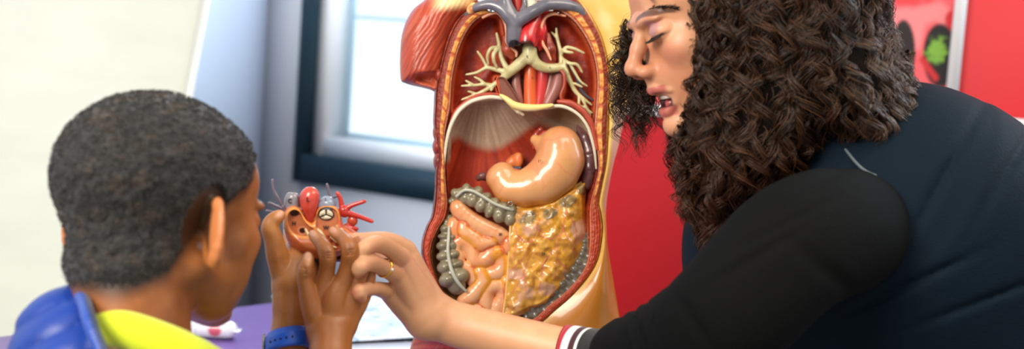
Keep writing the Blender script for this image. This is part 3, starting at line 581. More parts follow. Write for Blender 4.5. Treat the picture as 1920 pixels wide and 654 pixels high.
# gullet, aorta, and heart bed
tobj('gullet', tube([(996,106,34),(995,135,30),(994,170,30),(995,202,30)], [12, 12, 12, 13], k=20), mat('gullet_orange', S(214, 96, 52), .25, var=.14, vscale=30, aniso=(3, 1, .4)))
tobj('descending_aorta', tube([(1020,100,38),(1018,140,34),(1014,175,34),(1010,200,34)], [14, 12, 10, 9], k=18), mat('aorta_rose', S(196, 62, 62), .25, var=.14, vscale=30))
m_mauve = mat('mauve_tissue', S(150, 96, 88), .35, var=.18, vscale=60, aniso=(3, 1, .6))
tobj('heart_bed', join([tube([(968,130,34),(968,160,32),(974,195,32)], [8, 9, 9], k=14), tube([(1048,140,34),(1042,165,32),(1026,196,30)], [9, 12, 10], k=14), tube([(1036,130,40),(1030,160,38),(1020,196,34)], [8, 8, 7], k=14)]), m_mauve)
fl = relief(smooth_poly([(930,147),(944,144),(954,155),(965,172),(978,196),(962,196),(940,186),(934,168)]), lambda U, V, d: 14 - 5 * ss(5, 0, d) + 0 * U, lambda U, V, d: 26 + 0 * U, 1.4)
tobj('heart_sac_flap', fl, m_semi, lambda q: mix(np.tile(S(120, 70, 54), (len(q), 1)), S(206, 92, 58), ss(938, 932, q[:, 0] - (q[:, 1] - 150) * .1) ))
tobj('heart_sac_flap', tube([(1052,132,12),(1058,142,10),(1058,160,10),(1052,178,10),(1054,190,10)], [3, 3.4, 3.4, 3.4, 3], k=10), m_pleura2)
# diaphragm: cut edge, tendon
m_cream = mat('cream_edge', S(214, 204, 180), .35, var=.08, vscale=60)
for q_ in (tube([(832,316,2),(834,290,0),(838,262,-2),(845,236,-4),(858,211,-4),(874,196,-4),(892,187,-5),(918,182,-5),(942,184,-4)], [1.6,2.6,3.2,3.6,4,4,4.2,4,3.6], k=12), tube([(1034,199,-2),(1052,199,-3),(1070,205,-3),(1088,218,-3),(1102,238,-2),(1110,262,-1),(1115,285,0),(1118,316,2)], [3,3.4,3.2,3,3,3,2.6,1.6], k=12)): tobj('diaphragm_edge', q_, m_cream, label='cream cut edge of the diaphragm')
for q_ in (tube([(840,250,2),(852,214,0),(870,194,0),(890,181,0),(915,176,0),(936,177,0)], [3,4,4,3.4,3,2.5], k=10), tube([(1046,190,2),(1068,193,0),(1090,206,0),(1106,226,0),(1114,250,0),(1120,280,0)], [3.5,6,6,6,5,4], k=10)): tobj('diaphragm_muscle', q_, mat('diaphragm_red', S(168, 64, 44), .4, var=.22, vscale=120))
s = SDF((925, 165, -25), (1050, 230, 20), 1.5); chainP(s, [(938,178,-8,2.5),(950,186,-9,4.5),(963,196,-10,6),(980,201,-10,6.5),(1000,202,-10,6),(1020,200,-9,4.5),(1036,197,-8,3)], 2); s.chain([(960,200,-6),(972,209,-4),(981,215,-2)], [3.5, 4, 3], 3)
tobj('central_tendon', s.mesh(), m_semi, lambda q: mix(np.tile(S(226, 204, 128), (len(q), 1)), S(214, 196, 160), ss(203, 208, q[:, 1])), label='pale yellow central tendon')
# stomach
s = SDF((890, 215, -75), (1125, 400, 75), 1.8)
s.chain([(1050,277,14),(1051,300,12),(1040,322,10),(1018,342,8),(985,354,8),(956,354,10),(937,334,12)], [41, 43, 43, 41, 33, 29, 26], 12); s.ell((944,326,10),(20,22,22),10); s.chain([(1014,268,22),(1004,262,28)], [16, 10], 8)
def stc(q):
    u, v, w = q.T; n = fbm(u * .02, v * .02); c = mix(np.tile(S(214, 154, 100), (len(q), 1)), S(210, 138, 92), ss(.4, .7, n))
    bd = ldist([(905,345),(925,374),(967,386),(1028,383),(1070,362),(1098,335)], u, v)[0]; c = mix(c, S(206, 126, 40), ss(16, 3, bd) * .9)
    ves = np.minimum.reduce([ldist(p, u, v)[0] for p in ([(1000,290),(1010,320),(1004,345)], [(1010,320),(1022,350)], [(1060,250),(1040,262),(1020,262)], [(1090,300),(1070,330)], [(930,372),(945,345)], [(1000,315),(1016,335),(1018,356)], [(1040,300),(1060,322),(1078,330)])])
    return mix(c, S(214, 120, 88), ss(2.2, .6, ves) * .5)
tobj('stomach', s.mesh(2), m_gloss, stc, label='glossy peach stomach')
s = SDF((980, 235, -20), (1030, 285, 60), 1.5); s.chain([(1022,250,24),(1009,262,26),(1003,276,30)], [7, 8, 6], 3); s.chain([(1014,243,36),(1004,254,40),(999,270,42)], [6, 6, 5], 3)
tobj('gullet_end', s.mesh(), m_gloss, noisy(S(160, 54, 38), S(100, 28, 22)))
# small pieces behind the stomach
s = SDF((880, 285, 0), (1000, 350, 75), 1.5); s.ell((964,302,56),(20,12,10),2,rot=((.8,-.6,0),(.6,.8,0),(0,0,1))); s.ell((972,300,50),(9,16,9),4)
tobj('gland', s.mesh(), m_semi, noisy(S(212, 116, 62), S(180, 84, 44)))
tobj('gall_duct', tube([(946,312,42),(960,316,40),(975,316,40)], 4.5, k=12), mat('duct_grey', S(70, 74, 86), .25))
tobj('pancreas_head', join([tube([(964,322,36),(974,326,34),(980,324,38)], [7, 8, 6], k=12)]), mat('pancreas_coral', S(222, 112, 84), .3, var=.2, vscale=120))
tobj('kidney_edge', tube([(896,334,30),(904,330,28),(911,334,30)], [6, 8, 6], k=12), mat('kidney_dark', S(104, 62, 58), .3))
# spleen
s = SDF((1080, 225, -20), (1130, 360, 60), 1.6); s.chain([(1082,240,34),(1098,258,24),(1106,285,20),(1107,315,20),(1101,345,26)], [8, 12, 14, 14, 11], 4)
s.cone((1090,292,6),(1122,286,6), 1.6, 1.6, 2, 's'); s.cone((1090,322,6),(1122,318,6), 1.3, 1.3, 2, 's')
tobj('spleen', s.mesh(), m_gloss, noisy(S(104, 66, 66), S(70, 40, 44)), label='dark purple spleen')
# large bowel
def haustra(name, path, label, ext=None, k=3.0, colr=None, lo=None, hi=None):
    P = cr(A(path, float), 200); L = np.r_[0, np.cumsum(np.linalg.norm(np.diff(P[:, :2], axis=0), axis=1))]
    s = SDF(P[:, :3].min(0) - 34, P[:, :3].max(0) + 34, 1.6); p = 0; side = 0; T = np.gradient(P[:, :2], axis=0); T /= np.linalg.norm(T, axis=1)[:, None]
    cents = []
    while p < L[-1]:
        i = np.searchsorted(L, p); i = min(i, len(P) - 1); u, v, w, r = P[i]; nx, ny = -T[i][1], T[i][0]; R = ((T[i][0], T[i][1], 0), (nx, ny, 0), (0, 0, 1))
        for sd in (-1, 1):
            jit = 1 + .12 * rng.standard_normal(); c = (u + nx * sd * r * .5, v + ny * sd * r * .5, w); s.ell(c, (r * .60 * jit, r * .76, r * .92), k, rot=R); cents.append(c)
        p += r * 1.12
    s.chain(P[::8, :3] + A((0, 0, 4)), P[::8, 3] * .80, 3)
    V, Q = s.mesh(1)
    tobj(name, (V, Q), m_gloss, colr or noisy(S(134, 124, 96), S(104, 96, 74), .07), label=label)
    return P
P = haustra('transverse_colon', [(850,392,22,11),(853,376,16,13),(866,364,8,15),(886,366,4,17),(905,378,2,17),(926,391,0,17),(946,400,0,17),(966,406,2,16)], 'grey segmented large bowel across the middle')
tobj('bowel_band', tube([(856,368,-6),(870,357,-11),(886,358,-14),(905,368,-16),(926,381,-18),(946,389,-18),(962,393,-16)], 3.0, k=10), mat('pale_band', S(176, 176, 158), .3))
P = haustra('ascending_colon', [(846,408,18,9),(842,424,12,12),(839,440,8,14),(838,458,4,16),(840,478,2,18),(845,500,0,21),(852,522,-2,24),(858,540,2,21)], 'grey segmented large bowel at the left edge')
tobj('bowel_band', tube([(842,425,-2),(841,448,-10),(840,470,-14),(843,492,-17),(850,514,-21),(861,532,-20),(874,546,-14)], [2.6,3.2,3.4,3.6,3.8,3.4,2.4], k=10), mat('pale_band'))
P = haustra('descending_colon', [(1103,440,24,11),(1101,470,20,13),(1090,500,16,16),(1072,526,14,17),(1052,548,14,17),(1028,569,14,17),(1004,584,14,15),(978,592,16,12)], 'grey large bowel peeking out at the lower right', colr=noisy(S(104, 98, 84), S(78, 72, 60), .07))
# small bowel
SB = [[(858,388,12),(866,400,13),(885,414,13),(908,427,13),(930,438,13.5),(943,445,12)], [(851,418,10),(849,432,11),(853,446,9)],
 [(868,424,11),(872,436,12),(888,447,12),(900,458,12),(914,456,11),(924,452,9)], [(862,483,9),(853,470,10),(856,456,11),(868,452,11),(880,462,11),(888,474,12),(894,489,13),(908,488,13),(921,476,13),(934,474,12)],
 [(934,476,12),(942,492,12),(938,508,13),(922,514,13),(912,508,10)], [(864,496,7.5),(877,503,8.5),(886,516,9),(885,528,8)], [(900,508,12),(908,525,13),(896,542,13),(883,556,13),(870,564,11)],
 [(912,576,11),(911,558,11.5),(917,540,12),(932,535,12),(944,542,11),(942,560,10.5),(933,575,10),(926,592,10)], [(952,452,9),(952,470,9)], [(951,482,8),(951,512,8)], [(884,576,9),(906,584,9)], [(948,524,8),(951,560,8),(950,590,8)]]
s = SDF((835, 365, -40), (970, 615, 60), 1.45); ctr = []
for i, P in enumerate(SB):
    Q = cr(A([(u, v, 9 + 4 * math.sin(i * 2.1), r * 1.19) for u, v, r in P]), len(P) * 6); ctr.append((Q, i))
    kk = .8; t_ = SDF((835, 365, -40), (970, 615, 60), 1.45); t_.chain(Q[:, :3], Q[:, 3] * (1 + .035 * np.sin(np.arange(len(Q)) * 1.6)), 3)
    hh = np.maximum(.3 - np.abs(s.F - t_.F), 0) / .3; s.F = np.minimum(s.F, t_.F) - hh * hh * .07
def sbc(q):
    D = np.stack([np.min(np.linalg.norm(q[:, None, :2] - Q[None, :, :2], axis=2) - Q[None, :, 3], axis=1) for Q, _ in ctr], 1); D.sort(axis=1)
    n = fbm(q[:, 0] * .04, q[:, 1] * .04); c = mix(np.tile(S(226, 164, 116), (len(q), 1)), S(218, 142, 92), ss(.4, .7, n)); cre = ss(2.6, 0.2, D[:, 1] + .3 * np.abs(D[:, 0]))
    return mix(c, mix(np.tile(S(204, 96, 44), (len(q), 1)), S(226, 150, 40), ss(.45, .6, fbm(q[:, 0] * .06 + 4, q[:, 1] * .06))), cre * .9)
tobj('small_bowel', s.mesh(1), m_gloss, sbc, label='peach folded small bowel')
# greater omentum
om = smooth_poly([(957,390),(980,387),(1002,382),(1026,375),(1050,363),(1076,348),(1098,335),(1104,342),(1100,372),(1101,400),(1106,437),(1105,467),(1097,488),(1086,500),(1078,512),(1071,523),(1062,536),(1054,544),(1042,556),(1030,568),(1012,578),(994,583),(977,591),(956,597),(942,592),(946,560),(949,523),(952,490),(953,458),(955,425)], 400)
lump = lambda U, V: 10 * (fbm(U * .055, V * .055, 1.5, 2) - .5) * 2 + 1.6 * (fbm(U * .11, V * .11, 3.5, 2) - .5) * 2
gl_ = [(990, 409, 17, 12), (1031, 400, 15, 11), (1064, 378, 17, 11), (1090, 355, 9, 10)]
def gm(U, V):
    m = 0 * U
    for (a, b, r1, r2) in gl_: m = np.maximum(m, ss(1.15, .75, np.hypot(((U - a) * .9 - (V - b) * .4) / r1, ((V - b) * .9 + (U - a) * .4) / r2) + .35 * (fbm(U * .12, V * .12) - .5)))
    return m
wfo = lambda U, V, d: -6 - 10 * ss(0, 40, d) - lump(U, V) * ss(0, 12, d) - 1.2 * gm(U, V) + 16 * ss(10, 0, d) * ss(950, 1010, U) + 24 * ss(1060, 1110, U + (V - 440) * .25 * (V > 440))
V_, Q_ = relief(om, wfo, lambda U, V, d: 30 + 0 * U, h=1.4, sm=1)
VES = [[(1062,395),(1052,440),(1044,462),(1046,490),(1040,520)],[(1054,430),(1068,450),(1080,480)],[(1052,440),(1030,448),(1010,440)],[(1044,462),(1028,480),(1010,510)],[(1010,425),(998,450),(986,455),(970,440)],[(998,450),(985,480),(960,505)],[(1000,470),(984,500),(978,530)],[(978,520),(962,548)],[(1046,490),(1064,505)],[(1020,500),(1012,540)],[(984,512),(986,545)],[(966,425),(972,450),(962,480)],[(1012,412),(1006,428),(1020,438)],[(1072,410),(1082,435),(1078,455)]]
def omc(q):
    u, v, w = q.T; L = lump(u, v); n = fbm(u * .12, v * .12, 7.0); c = mix(np.tile(S(214, 154, 54), (len(q), 1)), S(172, 112, 34), ss(.42, .72, n) * .8); c = mix(c, S(236, 186, 90), ss(2.5, 7, L) * .5)
    pkm = ss(.53, .66, fbm(u * .035 + 3, v * .035, 8.0)) * ss(395, 425, v); c = mix(c, S(208, 158, 130), pkm * .85)
    vd = np.minimum.reduce([ldist(p, u + 3 * (fbm(u * .08, v * .08) - .5), v)[0] for p in VES]); c = mix(c, S(206, 112, 86), ss(1.9, .5, vd) * .8)
    c = mix(c, mix(np.tile(S(122, 114, 84), (len(q), 1)), S(84, 80, 62), ss(.4, .65, n)), gm(u + 5 * (fbm(u * .15, v * .15) - .5), v + 8 * (fbm(v * .12, u * .12) - .5)) * .8)
    e = np.minimum(ldist([(957,390),(955,425),(953,458),(949,523),(942,592)], u, v)[0], ldist([(957,390),(1002,382),(1050,363),(1098,335)], u, v)[0]); return mix(c, S(236, 196, 128), ss(3.2, 1.6, e))
tobj('omentum', (V_, Q_), m_gloss, omc, label='lumpy golden yellow omentum sheet')
tobj('fat_vessel', join([tube([(u, v, wfo(A([u * 1.0]), A([v * 1.0]), A([30.]))[0] + .4) for u, v in p], .9, k=6) for p in VES[:5]]), mat('vessel_coral', S(206, 108, 84), .3))
# fastening hook, small studs and the printed numbers
aa = np.linspace(0, 2 * np.pi, 25); ring = tube([(957 + 4.2 * math.cos(a), 382 + 4.2 * math.sin(a), -30) for a in aa], 1.3, n=40, k=8, cap=False)
m_steel = mat('steel', S(150, 146, 140), .25, metal=1.0)
tobj('hook', join([ring, tube([(957, 387, -30), (957, 391, -10)], 1.2, k=8)]), m_steel, label='small steel hook eye')
for (u, v) in ((920, 21), (1047, 24)): tobj('stud', tube([(u, v, -9), (u, v, 4)], [2.6, 2.6], k=12), m_steel)
ink = mat('black_print', S(40, 34, 32), .6)
for (txt, u, v, w, sz) in (('25', 938, 439, -9.5, 6), ('16', 1012, 302, -34, 7), ('24', 1019, 476, -26, 7), ('2', 988, 106, -9, 5), ('2', 957, 128, 7, 4), ('2', 1031, 126, 5, 4), ('4', 998, 146, 17, 4)):
    text('number', txt, sz, DT, u, v, w, ink, tor)
# ================================================================= heart model held in the hands
DH = 1.52
hb = PX(600, 492, DH)[0]
hrt = thing('heart_model', 'opened orange anatomical heart model with grey and red vessels held in hands', 'anatomical model', hb)
def hobj(name, vq, m, col=None, label=None, parent=None):
    q, f = vq[0], vq[1]; return obj(name, (uvw(q, DH), f, col(q)) if col is not None else (uvw(q, DH), f), m, parent or hrt, label=label)
body = smooth_poly([(532,404),(534,394),(541,387),(552,385),(563,390),(570,402),(577,412),(584,416),(590,410),(592,397),(600,387),(614,383),(628,386),(637,396),(641,412),(646,424),(660,434),(668,446),(662,462),(650,474),(630,482),(600,486),(566,480),(548,466),(536,446),(531,425)], 300)
rec1 = smooth_poly([(540,404),(546,395),(556,394),(564,401),(570,413),(579,423),(587,429),(588,437),(578,442),(562,441),(548,435),(540,422)])
rec2 = smooth_poly([(595,402),(600,392),(613,388),(627,392),(634,403),(634,418),(629,430),(622,442),(604,444),(596,436),(592,420)])
rec3 = smooth_poly([(596,446),(622,440),(640,430),(654,440),(656,456),(640,468),(614,468),(600,460)])
wf = lambda U, V, d: -4 - 17 * np.sqrt(np.clip(1 - (1 - np.clip(d, 0, 12) / 12) ** 2, 0, 1)) - 10 * ss(430, 460, V) * ss(2, 20, d)
def carve(s):
    X, Y = np.meshgrid(s.ax[0], s.ax[1], indexing='ij')
    for rp_, dz in ((rec1, -6), (rec2, -9), (rec3, -8)):
        pd = pdist(rp_, X, Y)[..., None]; Z = s.ax[2][None, None]; d = np.maximum(pd, Z - dz + .02 * (Y[..., None] - 400)); s.F = np.maximum(s.F, -d).astype(np.float32)
    s.ell((567, 432, 6), (6, 5, 8), 0, 's')
V_, Q_ = relief(body, wf, lambda U, V, d: 10 + 22 * np.sqrt(np.clip(1 - (1 - np.clip(d, 0, 26) / 26) ** 2, 0, 1)), h=1.1, extra=carve)
def hc(q):
    u, v, w = q.T; n = fbm(u * .1, v * .1, w * .1); c = mix(np.tile(S(212, 124, 68), (len(q), 1)), S(190, 92, 52), ss(.4, .7, n))
    c = mix(c, S(196, 96, 58), ss(430, 450, v) * .5); d1 = pdist(rec1, u, v); d2 = pdist(rec2, u, v); d3 = pdist(rec3, u, v)
    ins = ss(-4, -10, w) ; c = mix(c, S(206, 124, 78), ss(1.0, -1.5, np.minimum(d1, d2)) * (1 - ss(-6, -14, w)))
    c = mix(c, S(232, 150, 66), ss(6.5, 4, np.minimum(d1, d2)) * ss(-.5, .5, np.minimum(d1, d2)) * ss(-12, -16, w)); c = mix(c, S(206, 60, 70), ss(4, 2, np.abs(u - 636 - (v - 410) * .1)) * ss(405, 415, v) * ss(440, 430, v) * .6)
    c = mix(c, S(60, 20, 16), ss(1.05, .9, np.hypot((u - 552) / 9, (v - 399) / 6.5)) * ss(2, -1, d1)); c = mix(c, S(50, 20, 16), ss(6.5, 5, np.hypot(u - 567, (v - 432) * 1.2)))
    c = mix(c, S(228, 160, 118), ss(2, .8, np.abs(np.hypot(u - 567, (v - 432) * 1.15) - 8.2))); return mix(c, mix(np.tile(S(206, 106, 60), (len(q), 1)), S(140, 50, 36), ss(.4, .6, fbm(u * .25, v * .25))), ss(1, -1, d3))
hobj('heart_wall', (V_, Q_), m_gloss, hc, label='orange opened heart body with yellow cut rims')
s = SDF((525, 345, -30), (570, 415, 40), 1.2); chainP(s, [(549,400,10,13),(548,384,8,13.5),(548,371,6,12.5)], 3); s.ell((549,361,4),(7,4,7),2,'s')
hobj('great_vein', s.mesh(), m_gloss, noisy(S(138, 134, 140), S(112, 110, 118), .08))
s = SDF((555, 340, -40), (605, 425, 40), 1.2); chainP(s, [(582,412,-8,5),(581,398,-6,10),(580,384,-4,15),(580,372,-2,17.5),(582,366,-2,16)], 3)
hobj('aorta', s.mesh(), m_gloss, noisy(S(206, 72, 54), S(180, 50, 40), .08), label='glossy coral red aorta')
s = SDF((590, 350, -30), (640, 410, 40), 1.2); s.ell((614,384,2),(17,17,17),0); s.ell((606,388,4),(14,14,16),3)
hobj('lung_artery', s.mesh(), m_gloss, noisy(S(142, 152, 172), S(112, 120, 146), .08))
m_gv = mat('grey_purple_vessel', S(104, 92, 106), .28, coat=.4)
for q_ in (join([tube([(511,337,0),(513,355,0),(522,373,0),(535,394,4)], [2.6,2.8,3.2,3.6], k=10), tube([(504,380,-2),(516,385,-1),(529,391,2)], [2.8,2.8,3.4], k=10), tube([(500,395,0),(512,398,0),(524,405,4)], 2.8, k=10), tube([(530,386,2),(536,400,6)], [4, 6], k=10)]), join([tube([(613,345,4),(616,356,4),(619,368,4)], [2.6,2.6,3], k=10), tube([(636,366,-2),(624,370,2)], [2.4, 2.6], k=8)])): hobj('grey_vessel', q_, m_gv, label='thin purple grey branching vessel')
s = SDF((620, 350, -30), (710, 440, 40), 1.1)
for P in ([(632,361,0,2.8),(638,372,0,3.2),(642,392,0,4.5)], [(642,395,0,5),(660,385,-2,3.4),(684,377,-4,2.8)], [(644,396,0,6),(654,400,0,5),(674,406,-2,3.4),(698,415,-4,3)], [(644,394,0,8),(646,400,0,7)], [(652,424,2,2.6),(662,428,0,2.6),(669,429,0,2.8)]): chainP(s, P, 3)
hobj('red_vessel', s.mesh(), m_gloss, lambda q: mix(np.tile(S(184, 44, 36), (len(q), 1)), S(214, 96, 76), ss(3, 0, np.hypot(q[:, 0] - 698, q[:, 1] - 415)) * .6), label='glossy red branching artery')
s = SDF((640, 395, -20), (690, 445, 40), 1.1); s.ell((661,413,6),(10,11,10),0); s.chain([(650,426,6),(664,434,6)],[8,6],4)
hobj('auricle', s.mesh(), m_gloss, noisy(S(206, 84, 58), S(170, 60, 44), .1))
fl = relief(smooth_poly([(640,424),(652,424),(668,434),(677,441),(668,448),(652,446),(642,438)]), lambda U, V, d: -10 - 2 * ss(0, 4, d), lambda U, V, d: 4 + 0 * U, 1.1)
hobj('muscle_flap', fl, m_semi, noisy(S(188, 96, 76), S(158, 72, 58)))
m_cr = mat('valve_cream', S(226, 206, 158), .3, coat=.3)
# valve: dark ring with three cream cusps, number beside it
c0 = A((611.5, 402.0)); a_ = np.linspace(0, 2 * np.pi, 40, endpoint=False)
disc = relief(np.column_stack([c0[0] + 14.8 * np.cos(a_), c0[1] + 11 * np.sin(a_)]), lambda U, V, d: -12.5 + 0 * U, lambda U, V, d: -4 + 0 * U, .9)
vo = hobj('valve_ring', disc, mat('valve_dark', S(52, 36, 30), .4))
for g in range(3):
    ang = np.linspace(g * 2 * math.pi / 3 + 0.52 + .13, (g + 1) * 2 * math.pi / 3 + 0.52 - .13, 9)
    mid = g * 2 * math.pi / 3 + 0.52 + math.pi / 3
    P = np.vstack([[c0 + A((math.cos(mid) * 1.6, math.sin(mid) * 1.2))], np.column_stack([c0[0] + 12.9 * np.cos(ang), c0[1] + 9.3 * np.sin(ang)])])
    hobj('cusp', relief(P, lambda U, V, d: -14 - 1.5 * ss(0, 4, d), lambda U, V, d: -10 + 0 * U, .7), mat('cusp_cream', S(222, 214, 184), .35), parent=vo)
hobj('chorda', join([tube([(573,430,-16),(577,438,-20),(582,448,-22)], [2.6, 3, 2.6], k=8), tube([(594,430,-10),(600,438,-18),(610,448,-16)], [4, 6, 3], k=10), tube([(632,424,-12),(640,434,-18),(646,444,-16)], [3.4, 5.4, 3], k=10), tube([(620,444,-12),(630,452,-14),(640,458,-12)], [2, 2.4, 2], k=8), tube([(606,452,-12),(618,460,-14),(630,464,-12)], [2, 2.4, 2], k=8)]), m_cr, label='cream valve leaflets and cords')
s = SDF((560, 435, -40), (600, 490, 20), 1.2); chainP(s, [(577,446,-16,6),(580,460,-16,9),(586,474,-12,9)], 3)
hobj('papillary_muscle', s.mesh(), m_gloss, noisy(S(222, 146, 74), S(190, 96, 54)))
s = SDF((555, 465, -35), (670, 540, 45), 1.6); s.chain([(575,482,6),(640,480,6)], [11, 11], 2); s.chain([(605,490,8),(605,528,8)], [8, 10], 4)
hobj('stand', s.mesh(), mat('dark_plum_plastic', S(48, 22, 40), .12, coat=.8), label='dark plum glossy stand under the heart')
hobj('stand_rim', tube([(600,474,-8),(622,476,-10),(644,473,-6)], 1.4, k=8), mat('pale_rim', S(196, 176, 206), .3))
for (t_, u, v, w, sz) in (('C', 543, 377, -9, 11), ('L', 577, 374, -23, 11), ('H', 551, 419, -8, 10), ('W', 611, 427, -11, 10), ('M', 605, 404.5, -16.5, 5), ('B', 645, 395, -9, 6), ('Z', 610, 374, -16, 6), ('F', 640.5, 411, -20, 5)):
    text('letter', t_, sz, DH, u, v, w, ink, hrt, ang=-.05)
# ================================================================= figures: shared head builder (millimetres: x forward, y down, z to the near side)
def frame(f, near=(0, 0, -1)):
    f = A(f, float); f /= np.linalg.norm(f); n = A(near, float); n -= f * (n @ f); n /= np.linalg.norm(n); d = np.cross(n, f); d = d if d[1] > 0 else -d
    return np.stack([f, d, n])          # rows: forward, down, near side, in camera coordinates
def head_sdf(h, child=False, mouth=0.0, neck=((-30, 60, 0), (-48, 150, 0), 47)):
    s = SDF((-112, -128, -98), (132, 175, 98), h)
    s.ell((-6, -34, 0), (93, 78, 74), 0); s.ell((48, -36, 0), (44, 42, 58), 22)
    cw = 64 if child else 58
    s.ell((48, 24, 0), (43, 56, cw), 18); s.ell((52, 56 + mouth * .5, 0), (40, 42, cw - 12), 16)
    for z in (-1, 1):
        s.ell((62, 20, z * 36), (24, 20, 22), 12); s.cone((2, 46, z * 50), (58, 84 + mouth, z * 20), 15, 14, 18)
    s.ell((80, 92 + mouth, 0), (17, 15, 19), 14); s.ell((80, 48, 0), (20, 22, 27), 10)
    s.ell((88, -16, 0), (14, 10, 46), 10)
    for z in (-1, 1): s.ell((99, 1, z * 32), (15, 12, 17), 8, 's')
    for z in (-1, 1): s.ell((79, 0, z * 31), (14.5, 13.5, 16), 3)
    nb = 0 if child else 1.5
    s.chain([(92, -8, 0), (102 + nb * .6, 12, 0), (111 + nb, 27, 0)], [7, 7.5, 8.0], 7); s.ell((113 + nb, 32, 0), (10, 9, 10), 5)
    for z in (-1, 1): s.ell((103, 39, z * 11.5), (11, 7.5, 7.5), 7); s.ell((106, 46, z * 7), (6, 5, 3.6), 2, 's')
    # lips
    s.chain([(86, 65, -24), (97, 60, -9), (99, 61.5, 0), (97, 60, 9), (86, 65, 24)], [2.5, 4.4, 4.2, 4.4, 2.5], 4); s.chain([(98, 46, 0), (97, 58, 0)], [6, 5], 6)
    jb = mouth * .45; s.chain([(86 - jb, 70 + mouth * .5, -22), (95 - jb, 75 + mouth, -8), (96 - jb, 76 + mouth, 0), (95 - jb, 75 + mouth, 8), (86 - jb, 70 + mouth * .5, 22)], [2.5, 5.2, 5.6, 5.2, 2.5], 4)
    if mouth: s.ell((94, 70 + mouth * .45, 0), (20, mouth * .56, 17), 3, 's')
    else: s.ell((108, 69, 0), (10, 1.6, 24), 3, 's')
    s.cone(neck[0], neck[1], neck[2], neck[2] * 1.03, 26)
    ea = 1.02 if child else .5
    for z in (-1, 1):     # ears: a bowl with a rim and lobe
        R = ((math.cos(ea), 0, -z * math.sin(ea)), (0, 1, 0), (z * math.sin(ea), 0, math.cos(ea)))
        s.ell((-12, 16, z * 80), (20, 33, 6), 5, rot=R); s.ell((-6, 16, z * 88), (10, 19, 6), 3, 's', rot=R)
        a = np.linspace(-2.6, 1.9, 12); P = [(-12 + 15 * math.cos(ea) * math.cos(t), 16 + 27 * math.sin(t), z * (79 - 15 * math.sin(ea) * math.cos(t))) for t in -a]; s.chain(P, [4.4] * 12, 4)
        s.ell((-5, 40, z * 76), (7, 8, 5), 4)
    return s
def toc(V, O, R): return O + (V / 1000.0) @ R      # local mm -> camera metres
def cpx(P): return P[:, 0] / P[:, 2] * F + 960, P[:, 1] / P[:, 2] * F + 327
def limbs(parts, h, k=.008, pad=.03):              # parts: lists of (u, v, d, r_px); returns camera-space mesh
    Q = []
    for P in parts:
        Q.append([(C3(u, v, d), r * d / F) for u, v, d, r in P])
    allp = A([p for q in Q for p, _ in q]); rr = max(r for q in Q for _, r in q)
    return Q, allp.min(0) - rr - pad, allp.max(0) + rr + pad
def limb_sdf(parts, h, k=.008, kk=.004, pad=.01, nf=None):
    Q, lo, hi = limbs(parts, h, k, pad); s = SDF(lo, hi, h)
    for i, q in enumerate(Q):
        P = cr(A([np.r_[p, r] for p, r in q]), max(4, len(q) * 4)); s.chain(P[:, :3], P[:, 3], kk if nf is not None and i >= nf else k, kk)
    return s
# ================================================================= the boy
DB = 1.25
boy = thing('person', 'boy seen from behind, short black hair, blue padded jacket, holding the heart model', 'person', cam2w(C3(300, 900, 1.3))[0] * A((1, 1, 0)) + A((0, 0, .45)))
bf = frame((math.cos(math.radians(58)), .10, math.sin(math.radians(58))), near=(.8, 0, -.55))
bO = C3(296, 402, DB + .05)
tob = lambda V: toc(V * A((1.0, .95, 1.05)), bO, bf)
hs = head_sdf(1.6, child=True, neck=((-34, 50, 4), (-28, 172, 16), 50))
V, Q = hs.mesh(1); Lb = V.copy()
def hairline(x, y, z):                 # positive above the hairline
    yh = np.interp(x, [-110, -70, -38, -14, 8, 24, 40, 56, 70, 95], [76, 74, 56, 22, -10, -22, -30, -52, -70, -84]); return yh - y
n = fbm(V[:, 0] * .03, V[:, 1] * .03, V[:, 2] * .03)
c = mix(np.tile(S(160, 98, 50), (len(V), 1)), S(132, 76, 36), ss(.4, .7, n)); c = mix(c, S(196, 128, 86), ss(80, 86, np.abs(V[:, 2])) * ss(-40, -20, V[:, 0]) * .6)
hl = hairline(*V.T); earm = ss(79, 82, np.abs(V[:, 2])) * (np.hypot(V[:, 0] + 14, (V[:, 1] - 16) * .7) < 34); c = mix(c, S(44, 30, 24), ss(-14, 5, hl) * .9 * (1 - earm)); c = mix(c, S(196, 120, 72), earm * .8)
c = mix(c, S(150, 70, 62), ss(92, 98, V[:, 0]) * ss(56, 60, V[:, 1]) * ss(84, 80, V[:, 1]) * .6)
bparts = [(cam2w(tob(V)), Q, c)]
skin = dict(vcol=True, sss=.12, sscale=.006, bump=.12, bscale=900)
m_bskin = mat('brown_skin', rough=.36, **skin)
